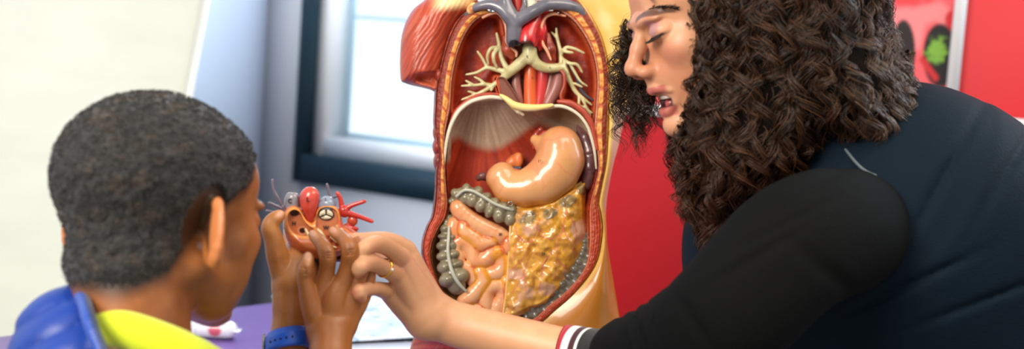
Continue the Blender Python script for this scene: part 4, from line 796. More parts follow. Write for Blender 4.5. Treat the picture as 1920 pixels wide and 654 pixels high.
# hands and forearms
HA = [[(541,760,1.47,38),(541,654,1.49,35),(543,600,1.50,31),(545,566,1.503,29)], [(545,566,1.503,28),(546,530,1.507,33),(550,500,1.515,32),(560,470,1.535,26)], [(556,566,1.507,24),(566,520,1.515,26),(574,494,1.53,24)], [(545,540,1.503,25),(530,508,1.503,22),(519,474,1.500,19)],
      [(520,480,1.500,19),(513,448,1.497,16),(506,428,1.496,15),(511,414,1.497,13),(525,403,1.501,10)],
      [(550,474,1.545,15),(546,430,1.565,13),(556,400,1.565,11)], [(566,470,1.552,15),(568,430,1.57,13),(580,404,1.568,11)], [(580,470,1.552,14),(590,436,1.57,12),(602,410,1.568,10.5)], [(590,480,1.545,13),(612,452,1.565,11),(624,430,1.565,10)]]
HB = [[(612,760,1.43,40),(620,654,1.455,38.5),(622,620,1.463,37)], [(606,610,1.466,24),(602,570,1.466,22),(604,538,1.463,17)], [(622,610,1.465,26),(626,565,1.462,25),(638,532,1.462,17)], [(640,606,1.468,22),(650,570,1.468,22),(664,538,1.470,16)], [(650,604,1.474,18),(668,575,1.478,17),(681,552,1.482,14)], [(602,616,1.462,22),(586,580,1.458,19),(577,552,1.456,15)],
      [(606,540,1.463,16),(613,505,1.460,14),(614,478,1.455,15),(604,458,1.462,12.5),(588,440,1.487,10)],
      [(641,536,1.462,16),(652,498,1.459,14),(656,468,1.452,15),(645,449,1.462,12.5),(626,434,1.487,10)],
      [(664,540,1.470,15),(678,502,1.468,13),(681,474,1.470,13),(674,458,1.484,11.5),(662,448,1.502,10)],
      [(682,554,1.482,13),(692,522,1.486,11),(691,500,1.490,11),(684,488,1.502,10),(672,476,1.515,9)],
      [(579,556,1.456,15),(571,522,1.454,12),(572,506,1.452,12.5),(576,494,1.456,11.5),(578,481,1.461,9.5)]]
NA, NB = 4, 6
def handmesh(parts, h, base, light, nails, skin_and_shading, k, kk, creases=(), nf=None):
    s = limb_sdf(parts, h, k, kk, .01, nf)
    for (u, v, d, r, ang, n_) in creases:      # skin folds across the back of a joint
        for q in range(n_):
            o = (q - (n_ - 1) / 2) * 4.6; cx_, cy_ = u + o * math.cos(ang), v + o * math.sin(ang); px_, py_ = -math.sin(ang) * r * .62, math.cos(ang) * r * .62; ds = d - r * d / F
            s.chain([C3(cx_ - px_, cy_ - py_, ds + r * .26 * d / F), C3(cx_, cy_, ds + .0001), C3(cx_ + px_, cy_ + py_, ds + r * .26 * d / F)], [.0003, .0006, .0003], .0010, mode='s')
    V, Q = s.mesh(1); u, v = cpx(V); n = fbm(V[:, 0] * 60, V[:, 1] * 60, V[:, 2] * 60); c = mix(np.tile(base, (len(V), 1)), A(light), ss(.35, .75, n) * .35)
    for (x, y, r, cl, am) in skin_and_shading: c = mix(c, A(cl), ss(r, r * .3, np.hypot(u - x, v - y)) * am)  # skin tones, plus highlight and shade painted into the vertex colours
    for (x, y, d, rx, ry, ang, cl) in nails:
        ca, sa = math.cos(ang), math.sin(ang); a = ((u - x) * ca + (v - y) * sa) / rx; b = (-(u - x) * sa + (v - y) * ca) / ry; c = mix(c, A(cl), ss(1.15, .8, np.hypot(a, b)) * (V[:, 2] < d))
    return (cam2w(V), Q, c)
bl2, dk2, nl = S(216, 150, 92), S(96, 54, 32), S(222, 164, 134)
kn = [(612,474,14,dk2,.35),(655,466,14,dk2,.35),(572,512,10,dk2,.3),(508,424,16,bl2,.6),(545,510,34,bl2,.55),(524,404,12,bl2,.7),(588,440,14,bl2,.7),(626,434,14,bl2,.7),(578,486,14,bl2,.7)]  # palm patch: paler palm skin with a painted highlight
m1 = handmesh(HA, .0010, S(176, 112, 56), bl2, [(526,401,1.51,7,6,-.6,nl)], kn, .012, .0025, [], nf=NA)
m2 = handmesh(HB, .0010, S(164, 100, 50), S(180, 118, 72), [(578,481,1.47,7,8.5,0,nl),(586,437,1.50,7,6,.6,nl),(624,431,1.50,7,6,.6,nl)], kn, .012, .0025, [(614,479,1.455,15,-1.6,3),(603,458,1.462,12.5,-2.3,2),(656,473,1.452,15,-1.7,3),(644,449,1.462,12.5,-2.3,2),(681,480,1.470,13,-1.6,2),(572,508,1.452,12.5,-1.5,3)], nf=NB)
# upper body and arms under the clothes, mostly outside the frame
UB = [[(262,590,1.30,84),(262,700,1.30,90)], [(250,760,1.32,120),(250,1000,1.34,180),(250,1200,1.36,170)], [(150,740,1.26,70),(390,790,1.40,66)], [(400,780,1.41,58),(515,915,1.45,44),(541,800,1.465,41),(541,720,1.475,37)], [(140,740,1.25,62),(420,960,1.32,48),(560,920,1.40,44),(612,800,1.425,42),(612,730,1.435,39)]]
V, Q = limb_sdf(UB, .006, .02, .01).mesh(1); bparts.append((cam2w(V), Q, np.tile(S(160, 98, 50), (len(V), 1)))); bparts += [m1, m2]
obj('body', join(bparts), m_bskin, boy)
# eyes
for z in (-1, 1):
    s = SDF((60, -16, z * 31 - 16), (100, 16, z * 31 + 16), 1.5); s.ell((80.5, 0, z * 31), (12, 12, 12), 0); V, Q = s.mesh(1)
    obj('eye', (cam2w(tob(V)), Q, mix(np.tile(S(225, 220, 214), (len(V), 1)), S(40, 22, 14), ss(6, 5, np.hypot(V[:, 1], V[:, 2] - z * 31)) * (V[:, 0] > 80))), mat('eye_white', rough=.1, vcol=True), boy)
# hair cap: short and tightly curled
X, Y, Z = np.meshgrid(*hs.ax, indexing='ij'); hl = hairline(X, Y, Z)
thick = -4 + (8.5 * ss(-10, 22, hl)) + 2.6 * (fbm(X * .16, Y * .16, Z * .16, 3) - .5) * 2 * ss(-4, 14, hl) + 1.6 * (fbm(X * .04, Y * .04, Z * .04) - .5)
ear = np.hypot(X + 12, np.hypot((Y - 14) * .6, (np.abs(Z) - 80) * .8)); thick = np.where(ear < 26, np.minimum(thick, -5), thick)
hh_ = SDF((0, 0, 0), (1, 1, 1), 1.6); hh_.F = (hs.F - thick).astype(np.float32); hh_.n = hs.n; hh_.lo = hs.lo; hh_.h = hs.h; hh_.ax = hs.ax
hh_.F = np.where(Y > 92, 5, hh_.F).astype(np.float32)
V, Q = hh_.mesh(0); n = fbm(V[:, 0] * .09, V[:, 1] * .09, V[:, 2] * .09)
c = mix(np.tile(S(8, 7, 6), (len(V), 1)), S(66, 48, 30), ss(.54, .76, n) * .45)
capW = cam2w(tob(V))
hairo = obj('hair', (capW, Q, c), mat('short_black_hair', rough=.6, vcol=True, bump=.9, bscale=380, sheen=.25), boy)
# tiny curls standing off the cap give it a fuzzy outline
def strands(P, T, n, k, rad, colr):     # P: (m, n, 3) paths -> thin tubes
    m = P.shape[0]; D = np.gradient(P, axis=1); D /= np.linalg.norm(D, axis=2)[..., None] + 1e-12; ref = np.where(np.abs(D[..., 2:3]) < .9, A((0, 0, 1.)), A((1., 0, 0))); N = np.cross(D, ref); N /= np.linalg.norm(N, axis=2)[..., None] + 1e-12; B = np.cross(D, N)
    a = np.arange(k) * 2 * np.pi / k; R = rad[..., None, None]; Vv = P[:, :, None] + R * (np.cos(a)[None, None, :, None] * N[:, :, None] + np.sin(a)[None, None, :, None] * B[:, :, None]); Vv = Vv.reshape(-1, 3)
    i, j, q = np.meshgrid(np.arange(m), np.arange(n - 1), np.arange(k), indexing='ij'); b = (i * n + j) * k; q2 = (q + 1) % k
    Fq = np.stack([b + q, b + q2, b + k + q2, b + k + q], -1).reshape(-1, 4)
    return Vv, Fq, np.repeat(colr.reshape(m * n, 3), k, axis=0)
sel = np.where(hairline(*V.T) > 2)[0]; pk_ = rng.choice(sel, 9000); P0 = V[pk_]; nn = P0 - A((-6, -34, 0)); nn /= np.linalg.norm(nn, axis=1)[:, None]
tt_ = np.linspace(0, 1, 7); t1 = np.cross(nn, rng.standard_normal(nn.shape)); t1 /= np.linalg.norm(t1, axis=1)[:, None]; t2 = np.cross(nn, t1); ph = tt_ * 7
Pp = P0[:, None] + nn[:, None] * (-1 + 3.6 * tt_)[None, :, None] + 1.1 * (np.cos(ph)[None, :, None] * t1[:, None] + np.sin(ph)[None, :, None] * t2[:, None])
cc = mix(np.tile(S(16, 13, 11), (len(P0), 1)), S(84, 62, 38), ss(.55, .75, n[pk_]) * .5)
Vs, Fs, Cs = strands(Pp.reshape(-1, 7, 3), None, 7, 3, np.full((len(P0), 7), .32), np.repeat(cc[:, None], 7, 1))
obj('curls', (cam2w(tob(Vs)), Fs, Cs), mat('short_black_hair'), hairo)
# jacket and the yellow top beneath
m_yel = mat('neon_yellow_fleece', S(196, 210, 8), .8, sheen=.3, bump=.3, bscale=260)
m_blue = mat('blue_padded_nylon', S(5, 52, 142), .45, sheen=.05, var=.12, vscale=14, bump=.25, bscale=70)
YL = [[(160,640,1.30,40),(158,616,1.27,28),(184,612,1.232,30),(245,622,1.208,32),(325,655,1.206,36),(392,690,1.235,36),(400,710,1.30,36)], [(190,680,1.27,70),(262,720,1.26,110),(340,740,1.28,80)], [(262,720,1.28,120),(262,1000,1.32,170),(262,1180,1.34,160)]]
V, Q = limb_sdf(YL, .003, .015, .008).mesh(1); V = V[:, :]; obj('yellow_top', (cam2w(V), Q), m_yel, boy, label='neon yellow collar under the jacket')
s = limb_sdf([[(96,675,1.27,78),(135,640,1.255,96),(150,700,1.24,110),(130,900,1.27,190),(150,1150,1.32,190)], [(150,700,1.20,60),(260,930,1.18,140)], [(120,800,1.22,80),(400,960,1.30,70),(500,930,1.36,60)], [(390,860,1.42,80),(500,930,1.46,58),(536,860,1.46,52)], [(260,1120,1.32,230),(262,1190,1.32,210)]], .0035, .03, .015)
X, Y, Z = np.meshgrid(*s.ax, indexing='ij'); U_ = X / Z * F + 960; V_ = Y / Z * F + 327
q_ = np.abs(np.sin((U_ * .5 + V_ * .86 + 8 * np.sin(U_ * .02)) * math.pi / 46)) ; s.F = (s.F + .0045 * (1 - np.clip(q_, 0, 1) ** .5) + .002 * (fbm(X * 40, Y * 40, Z * 40) - .5)).astype(np.float32)
# open front: cut the jacket away around the neck and the yellow top
s.chain([C3(262, 560, 1.25), C3(300, 720, 1.22), C3(330, 860, 1.20)], [.045, .050, .05], .012, mode='s') if False else None
cutp = pdist([(146, 500), (160, 560), (170, 600), (192, 654), (226, 720), (300, 860), (420, 860), (480, 500)], U_, V_)
s.F = np.maximum(s.F, np.where(Z < 1.40, -cutp * .00045, -1)).astype(np.float32)
V, Q = s.mesh(1); jk = obj('jacket', (cam2w(V), Q), m_blue, boy, label='blue quilted padded jacket')
V, Q = limb_sdf([[(122,548,1.29,13),(146,546,1.26,14),(158,566,1.215,13),(168,602,1.178,13),(190,656,1.165,13),(226,720,1.16,13)]], .002, .004, .002).mesh(1)
u, v = cpx(V); obj('collar', (cam2w(V), Q, mix(np.tile(S(18, 66, 160), (len(V), 1)), S(34, 50, 84), ss(-4, 6, u - np.interp(v, [540, 562, 600, 656, 720], [154, 158, 168, 190, 226])))), mat('collar_nylon', rough=.45, vcol=True, sheen=.2), jk)
# wristwatch on the far forearm
wc0 = C3(541, 638, 1.487); ax_ = C3(543, 600, 1.50) - C3(541, 690, 1.48); ax_ /= np.linalg.norm(ax_); e1 = A((1, 0, 0.)) - ax_ * ax_[0]; e1 /= np.linalg.norm(e1); e2 = np.cross(ax_, e1)
axt = ax_ + e1 * .16; axt /= np.linalg.norm(axt)
def strap(r1, r2, th, wd, off, n=72, m=7, a0=0, a1=2 * math.pi):
    a = np.linspace(a0, a1, n); rows = []
    prof = [(-wd / 2, 0), (-wd / 2, th), (-wd / 4, th * 1.15), (0, th * 1.2), (wd / 4, th * 1.15), (wd / 2, th), (wd / 2, 0)]
    V = np.array([[wc0 + e1 * (r1 + q) * math.cos(t) + e2 * (r2 + q) * math.sin(t) + ax_ * (p + off) - ax_ * .16 * (r1) * math.cos(t) * -1 for p, q in prof] for t in a]).reshape(-1, 3)
    i, j = np.meshgrid(np.arange(n - 1), np.arange(7), indexing='ij'); i, j = i.ravel(), j.ravel(); j2 = (j + 1) % 7
    return (cam2w(V), np.column_stack([i * 7 + j, (i + 1) * 7 + j, (i + 1) * 7 + j2, i * 7 + j2]))
watch = thing('wristwatch', 'bright blue wristwatch strap with silver buckle on the brown wrist', 'wristwatch', cam2w(wc0 + ax_ * -.012)[0])
m_st = mat('blue_rubber', S(26, 90, 210), .35, sheen=.1)
so = obj('strap', strap(.0205, .0195, .0024, .021, -.002), m_st, watch)
obj('strap_end', strap(.0232, .0222, .0018, .018, -.004, a0=3.4, a1=5.6), m_st, watch)
for q in range(5):
    t = 4.05 + q * .24; p = wc0 + e1 * .0256 * math.cos(t) + e2 * .0246 * math.sin(t) + ax_ * (.16 * .0232 * math.cos(t) - .004)
    s = SDF(p - .004, p + .004, .0005); s.ell(p, .0013, 0); V, Q = s.mesh(1); obj('hole', (cam2w(V), Q), mat('hole_navy', S(8, 20, 70), .6), so)
t = 3.38; bc = wc0 + e1 * .0262 * math.cos(t) + e2 * .0254 * math.sin(t) + ax_ * (.16 * .0235 * math.cos(t) - .004); tg = -e1 * math.sin(t) + e2 * math.cos(t)
bp = [bc + ax_ * a + tg * b for a, b in ((-.0125, -.004), (.0125, -.004), (.0125, .004), (-.0125, .004), (-.0125, -.004))]
bk = obj('buckle', (lambda r: (cam2w(r[0]), r[1]))(join([tube([bp[i], bp[i + 1]], .0011, n=4, k=8) for i in range(4)])), m_steel, watch, label='silver buckle')
obj('pin', (lambda r: (cam2w(r[0]), r[1]))(tube([bc - tg * .004, bc + tg * .006], .0009, n=4, k=8)), m_steel, bk)
s = SDF(wc0 + (-.03, -.03, .005), wc0 + (.03, .03, .05), .001); s.cone(wc0 + e2 * .021 * (1 if e2[2] > 0 else -1), wc0 + e2 * .029 * (1 if e2[2] > 0 else -1), .016, .015, 0); V, Q = s.mesh(2)
obj('watch_case', (cam2w(V), Q), m_steel, watch)
# ================================================================= the woman
DW = 1.53
wom = thing('person', 'woman with long curly dark hair in a black sweater leaning in and pointing', 'person', cam2w(C3(1750, 1400, 1.75))[0] * A((1, 1, 0)))
psi = math.radians(13); wfv = A((-.963 * math.cos(psi), .268, -math.sin(psi))); wf_ = frame(wfv, near=(math.sin(psi) * .9, 0, -math.cos(psi)))
wO = C3(1199, 60, DW) - (A((96, -6, 0)) / 1000 * .96) @ wf_
tow = lambda V: toc(np.atleast_2d(V) * .96, wO, wf_)
ws = head_sdf(1.25, mouth=13.0, neck=((-34, 55, 0), (-70, 160, 10), 46))
# closed heavy lids
for z in (-1, 1): ws.ell((82, -1, z * 31), (13.2, 11.5, 15), 2)
V, Q = ws.mesh(1)
x, y, z = V.T; n = fbm(x * .03, y * .03, z * .03); az = np.abs(z)
c = mix(np.tile(S(206, 148, 112), (len(V), 1)), S(194, 130, 96), ss(.4, .7, n))
c = mix(c, S(206, 122, 104), ss(24, 4, np.hypot(np.hypot(x - 78, (y - 26) * 1.2), (az - 44))) * .35)
c = mix(c, S(176, 88, 80), ss(80, 84, x) * np.maximum(ss(5, 3.4, np.abs(y - 61.5)) * ss(25, 20, az) * ss(86, 90, x), ss(6.5, 4.8, np.abs(y - 88)) * ss(23, 18, az)) * .85)
c = mix(c, S(70, 24, 26), ss(72, 75, y) * ss(84.5, 82, y) * ss(22, 17, az) * ss(97, 90, x) * ss(60, 70, x))
c = mix(c, S(172, 124, 128), ss(15, 9, np.hypot(az - 31, (y + 4) * 1.1)) * ss(70, 78, x) * ss(6, 1, y) * .75)
c = mix(c, S(44, 26, 24), ss(2.2, .8, np.abs(y - 5.5 + .012 * (az - 31) ** 2)) * ss(17, 13, np.abs(az - 31)) * ss(72, 78, x))
c = mix(c, S(60, 36, 28), ss(4.4, 2.2, np.abs(y + 23 - .010 * (az - 30) ** 2)) * ss(24, 18, np.abs(az - 32)) * ss(60, 70, x) * .85)
wparts = [(cam2w(tow(V)), Q, c)]
m_wskin = mat('fair_skin', rough=.45, vcol=True, sss=.15, sscale=.006, bump=.08, bscale=900)
WH = [[(1112,668,1.52,40),(1000,644,1.548,42),(900,620,1.567,42),(850,606,1.572,41),(810,590,1.572,39)],
      [(812,590,1.570,35),(786,530,1.562,27),(764,470,1.548,17)], [(806,592,1.566,34),(780,540,1.552,28),(755,488,1.534,17)], [(800,596,1.564,32),(768,552,1.550,25),(744,518,1.532,16)], [(792,602,1.562,28),(755,574,1.552,20),(726,547,1.540,15)],
      [(800,560,1.585,22),(765,520,1.585,18),(735,500,1.580,15)],
      [(763,468,1.548,17),(735,453,1.530,14.5),(712,449,1.516,14),(683,449,1.500,12),(655,447,1.490,9.5)],
      [(755,486,1.534,16),(728,465,1.504,14.5),(702,457,1.478,15),(682,466,1.460,13),(673,482,1.462,11)],
      [(744,516,1.532,16),(716,500,1.500,14),(692,492,1.470,15.5),(675,500,1.452,14),(672,512,1.458,10.5)],
      [(726,546,1.540,15),(706,541,1.505,12),(688,542,1.478,12.5),(672,546,1.460,12.5),(678,558,1.464,10)],
      [(738,502,1.580,15),(705,486,1.560,13.5),(690,480,1.545,13),(666,466,1.520,10)]]
kw = [(664,547,16,S(214,130,104),.6),(686,500,14,S(222,150,122),.4),(702,466,14,S(222,150,122),.4),(657,447,14,S(222,140,120),.6),(676,562,12,S(206,110,90),.6),(680,524,14,S(170,64,56),.7),(770,500,30,S(210,150,126),.4)]  # dark reddish patch under the ring finger is painted finger shade
wparts.append(handmesh(WH, .0011, S(212, 156, 116), S(224, 172, 132), [(651,444,1.49,7,5,.1,S(238,196,186))], kw, .012, .0028, [(712,449,1.516,14,3.1,2),(702,456,1.478,15,2.9,2),(692,491,1.470,15.5,3.0,2),(688,542,1.478,12.5,3.1,2)], nf=6))
UBW = [[(1420,60,1.64,62),(1500,240,1.66,62),(1600,380,1.64,100)], [(1600,380,1.60,150),(1750,560,1.66,220),(2060,900,1.72,200)], [(1600,440,1.47,74),(1480,475,1.42,80),(1350,590,1.38,80),(1240,640,1.43,46),(1160,662,1.49,32),(1105,667,1.522,26)],
       [(1640,430,1.74,90),(1640,640,1.82,62),(1560,800,1.84,48),(1440,848,1.84,32)]]
V, Q = limb_sdf(UBW, .006, .03, .012).mesh(1); wparts.append((cam2w(V), Q, np.tile(S(226, 178, 148), (len(V), 1))))
obj('body', join(wparts), m_wskin, wom)
# teeth, lashes and brows
m_lash = mat('dark_hair_strand', S(24, 16, 14), .5)
a = np.linspace(-1.1, 1.1, 15); obj('teeth', (lambda r: (cam2w(tow(r[0])), r[1]))(tube([(74 + 14 * math.cos(t), 71.5, 19 * math.sin(t)) for t in a], 3.0, k=8)), mat('teeth', S(226, 214, 196), .25), wom)
obj('tongue', (lambda r: (cam2w(tow(r[0])), r[1]))(tube([(60, 82, 0), (76, 81, 0), (84, 80, 0)], [11, 10, 6], k=14)), mat('tongue', S(170, 76, 76), .3), wom)
for sg in (-1, 1):
    L = []
    for i in range(26):
        zc = sg * (31 + (i - 13) * 1.05); xs = 94 - .022 * (abs(zc) - 31) ** 2; ys = 5.5 - .012 * (abs(zc) - 31) ** 2
        L.append(tube([(xs - 1, ys, zc), (xs + 4, ys + 3.2, zc + sg * .6), (xs + 8, ys + 3.4, zc + sg * (i - 10) * .16)], [.5, .42, .2], n=6, k=5))
    obj('eyelash', (lambda r: (cam2w(tow(r[0])), r[1]))(join(L)), m_lash, wom)
    B = []
    for i in range(70):
        q = i / 69; zc = sg * (12 + 42 * q); ys = -24 + 8 * (q - .45) ** 2 * 4 - 4 * q + rng.normal() * 1.3 * (1.2 - q); xs = 96 - .0125 * (abs(zc) - 6) ** 2
        B.append(tube([(xs - 2.4, ys + 1.5, zc), (xs - .6, ys - .5, zc + sg * 3), (xs - 2.4, ys - 1.5, zc + sg * 7)], [.6, .55, .2], n=5, k=5))
    obj('eyebrow', (lambda r: (cam2w(tow(r[0])), r[1]))(join(B)), m_lash, wom)
# gold ring
ringt = thing('ring', 'thin gold ring with a small clear stone on the pointing hand', 'ring', cam2w(C3(721, 512, 1.505))[0])
rc_ = C3(720, 502, 1.505); rd = C3(734, 510, 1.520) - C3(706, 496, 1.488); rd /= np.linalg.norm(rd); ra_ = np.cross(rd, (0, 0, 1)); ra_ /= np.linalg.norm(ra_); rb_ = np.cross(rd, ra_); R_ = 16.4 * 1.505 / F
m_gold = mat('gold', S(226, 176, 72), .18, metal=1.0)
band = tube([rc_ + R_ * (ra_ * math.cos(t) + rb_ * math.sin(t)) for t in np.linspace(0, 2 * np.pi, 33)], .0014, n=64, k=10, cap=False)
obj('band', (cam2w(band[0]), band[1]), m_gold, ringt)
st_ = rc_ + (R_ + .0008) * (-rb_ * .9 + ra_ * .42) if rb_[2] > 0 else rc_ + (R_ + .0008) * (rb_ * .9 + ra_ * .42)
s = SDF(st_ - .004, st_ + .004, .0004); s.ell(st_, (.0018, .0018, .0018), 0); V, Q = s.mesh(0); obj('stone', (cam2w(V), Q), mat('clear_stone', S(236, 240, 240), .05, coat=1.0), ringt)
# sweater
m_blk = mat('black_knit', S(9, 10, 11), .9, sheen=.0, bump=.35, bscale=420, spec=.11)
m_nav = mat('navy_knit', S(5, 21, 33), .75, sheen=.0, bump=.35, bscale=420, spec=.12)
TB = [[(1412,425,1.60,118),(1450,520,1.60,150),(1500,640,1.62,170)], [(1500,330,1.62,110),(1600,390,1.62,190),(1672,436,1.62,282),(1800,560,1.66,290),(1950,800,1.70,290),(2230,1060,1.74,250)], [(1640,430,1.74,120),(1640,640,1.82,80),(1560,800,1.84,62)]]
s = limb_sdf(TB, .0042, .03, .02)
X, Y, Z = np.meshgrid(*s.ax, indexing='ij'); U_ = X / Z * F + 960; V_ = Y / Z * F + 327
fold = lambda U, V, c: sum(a * np.exp(-((U - (u0 + (V - v0) * sl)) / w) ** 2) * np.exp(-((V - v0) / ln) ** 2) for (u0, v0, sl, w, ln, a) in c)
s.F = (s.F + fold(U_, V_, [(1770, 330, -.55, 9, 120, .006), (1730, 520, -2.2, 14, 40, .008), (1850, 560, -2.6, 16, 50, .007), (1900, 300, -.6, 12, 90, .006), (1660, 560, -2.4, 12, 30, .006)]) + .003 * (fbm(X * 12, Y * 12, Z * 12) - .5)).astype(np.float32)
V, Q = s.mesh(1); swt = obj('sweater', (cam2w(V), Q), m_nav, wom, label='dark navy black sweater back')
SL = [[(1606,432,1.50,84),(1575,432,1.455,104),(1480,472,1.40,108),(1355,600,1.37,97),(1250,645,1.425,71),(1180,661,1.478,53),(1158,664,1.49,50)]]
s = limb_sdf(SL, .0032, .02, .02)
X, Y, Z = np.meshgrid(*s.ax, indexing='ij'); U_ = X / Z * F + 960; V_ = Y / Z * F + 327
s.F = (s.F + fold(U_, V_, [(1205, 620, .35, 5, 60, .005), (1226, 600, .4, 5, 60, .004), (1180, 640, .3, 5, 60, .004), (1420, 480, -1.6, 18, 50, .004), (1470, 420, -1.9, 20, 50, .004), (1520, 360, -1.4, 20, 60, .004), (1300, 600, .7, 10, 60, .004), (1540, 500, 1.2, 24, 60, .003)]) + .003 * (fbm(X * 14, Y * 14, Z * 14) - .5)).astype(np.float32)
V, Q = s.mesh(1); slv = obj('sleeve', (cam2w(V), Q), m_blk, wom, label='black knitted sleeve')
# striped cuff
cP = cr(A([np.r_[C3(1165, 664, 1.488), 51 * 1.49 / F], np.r_[C3(1132, 667, 1.508), 51 * 1.508 / F], np.r_[C3(1105, 667, 1.522), 52.5 * 1.522 / F], np.r_[C3(1068, 661, 1.535), 52 * 1.535 / F], np.r_[C3(1056, 659, 1.538), 51 * 1.54 / F]]), 46)
T_ = np.gradient(cP[:, :3], axis=0); T_ /= np.linalg.norm(T_, axis=1)[:, None]; kq = 48; aa = np.linspace(0, 2 * np.pi, kq, endpoint=False); Np = np.cross(T_, (0, 0, 1)); Np /= np.linalg.norm(Np, axis=1)[:, None]; Bp = np.cross(T_, Np)
lead = .0045
Vc = cP[:, None, :3] + cP[:, None, 3:4] * (np.cos(aa)[None, :, None] * Np[:, None] + np.sin(aa)[None, :, None] * Bp[:, None]) * (1 + .012 * np.sin(aa * 24))[None, :, None]
Vc = np.concatenate([Vc, Vc[-1:] * 1 - (cP[-1, :3] * 0), cP[-1:, None, :3] + (Vc[-1:] - cP[-1:, None, :3]) * .86, cP[-6:-5, None, :3] + (Vc[-6:-5] - cP[-6:-5, None, :3]) * .86]); nC = Vc.shape[0]
sarc = np.r_[np.linspace(0, 1, 46), 1, 1, 1]; sc_ = [(0, .55, S(12, 13, 14)), (.55, .64, S(222, 220, 220)), (.64, .75, S(60, 12, 24)), (.75, .85, S(228, 226, 226)), (.85, 1.01, S(166, 20, 40))]
cc = np.zeros((nC, kq, 3))
for a0_, b0_, col_ in sc_: cc[(sarc >= a0_) & (sarc < b0_)] = col_
i, j = np.meshgrid(np.arange(nC - 1), np.arange(kq), indexing='ij'); i, j = i.ravel(), j.ravel(); j2 = (j + 1) % kq
obj('cuff', (cam2w(Vc.reshape(-1, 3)), np.column_stack([i * kq + j, i * kq + j2, (i + 1) * kq + j2, (i + 1) * kq + j])[:, ::-1], cc.reshape(-1, 3)), mat('rib_knit_cuff', rough=.8, vcol=True, sheen=.2, bump=.3, bscale=500), slv, label='red, white and maroon striped cuff')
V, Q = limb_sdf([[(1585,280,1.50,3),(1612,312,1.478,3),(1640,328,1.472,2.5),(1665,326,1.482,2)]], .0012, .001, .001).mesh(1)
obj('neckline', (cam2w(V), Q), mat('grey_trim', S(84, 94, 98), .7), swt)
# hair: a curly core and hundreds of ringlets
outl = smooth_poly([(1228,-60),(1262,8),(1290,42),(1303,90),(1284,132),(1262,162),(1256,210),(1252,262),(1262,318),(1284,380),(1300,432),(1326,452),(1352,436),(1378,424),(1402,396),(1440,388),(1470,362),(1508,346),(1530,300),(1566,276),(1600,318),(1650,300),(1692,262),(1716,214),(1712,158),(1700,96),(1664,40),(1636,-60)], 200)
def bulge(u, v): # nearest depth of the hair surface at a pixel
    d = np.clip(-pdist(outl, u, v), 0, 130) / 130; return 1.575 - .115 * np.sqrt(np.clip(1 - (1 - d) ** 2, 0, 1))
s = SDF(np.minimum(C3(1150, -260, 1.42), C3(1150, -260, 1.85)), np.maximum(C3(1750, 480, 1.42), C3(1750, 480, 1.85)), .005)
X, Y, Z = np.meshgrid(*s.ax, indexing='ij'); U_ = X / Z * F + 960; V_ = Y / Z * F + 327
u2 = np.arange(1140, 1760, 6.); v2 = np.arange(-260, 490, 6.); UU, VV = np.meshgrid(u2, v2, indexing='ij')
outc = np.vstack([outl[(outl[:, 1] > -59)], [(1600, -180), (1440, -230), (1290, -180)]])
pdh = pdist(outc, UU, VV); bi = lambda G, u, v: G[np.clip(((u - 1140) / 6).astype(int), 0, G.shape[0] - 1), np.clip(((v + 260) / 6).astype(int), 0, G.shape[1] - 1)]
pd3 = bi(pdh, U_, V_); dd = np.clip(-pd3, 0, 130) / 130; half = .115 * np.sqrt(np.clip(1 - (1 - dd) ** 2, 0, 1))
s.F = np.maximum(np.abs(Z - 1.60) - half * 1.15, pd3 * .00055 + .009).astype(np.float32) + (.010 * (fbm(X * 45, Y * 45, Z * 45) - .5)).astype(np.float32)
# keep the face free
s.ell(tow((70, 20, 0))[0], (.075, .09, .075), 0, 's'); s.F = s.F.astype(np.float32)
V, Q = s.mesh(1)
# scalp cap following the skull so the crown is covered all round
X, Y, Z = np.meshgrid(*ws.ax, indexing='ij'); hlw = np.interp(X, [-110, -60, -30, -5, 15, 35, 55, 75, 95], [90, 88, 60, 10, -14, -30, -46, -60, -66]) - Y
cp = SDF((0, 0, 0), (1, 1, 1), 1.25); cp.F = (ws.F - (-4 + 12 * ss(-4, 18, hlw)) + 9 * (fbm(X * .16, Y * .16, Z * .16) - .5)).astype(np.float32); cp.F = np.where(Y > 110, 5, cp.F).astype(np.float32); cp.n = ws.n; cp.lo = ws.lo; cp.h = ws.h; cp.ax = ws.ax
Vc2, Qc2 = cp.mesh(1); V, Q = np.vstack([V, tow(Vc2)]), np.vstack([Q, Qc2 + len(V)])
hair = obj('hair', (cam2w(V), Q), mat('hair_core', S(14, 9, 7), .9, spec=.1), wom, label='long voluminous dark brown curly hair')
mat('curly_brown_hair', rough=.40, vcol=True, spec=.4)
NLOCK = 560; n_ = 44
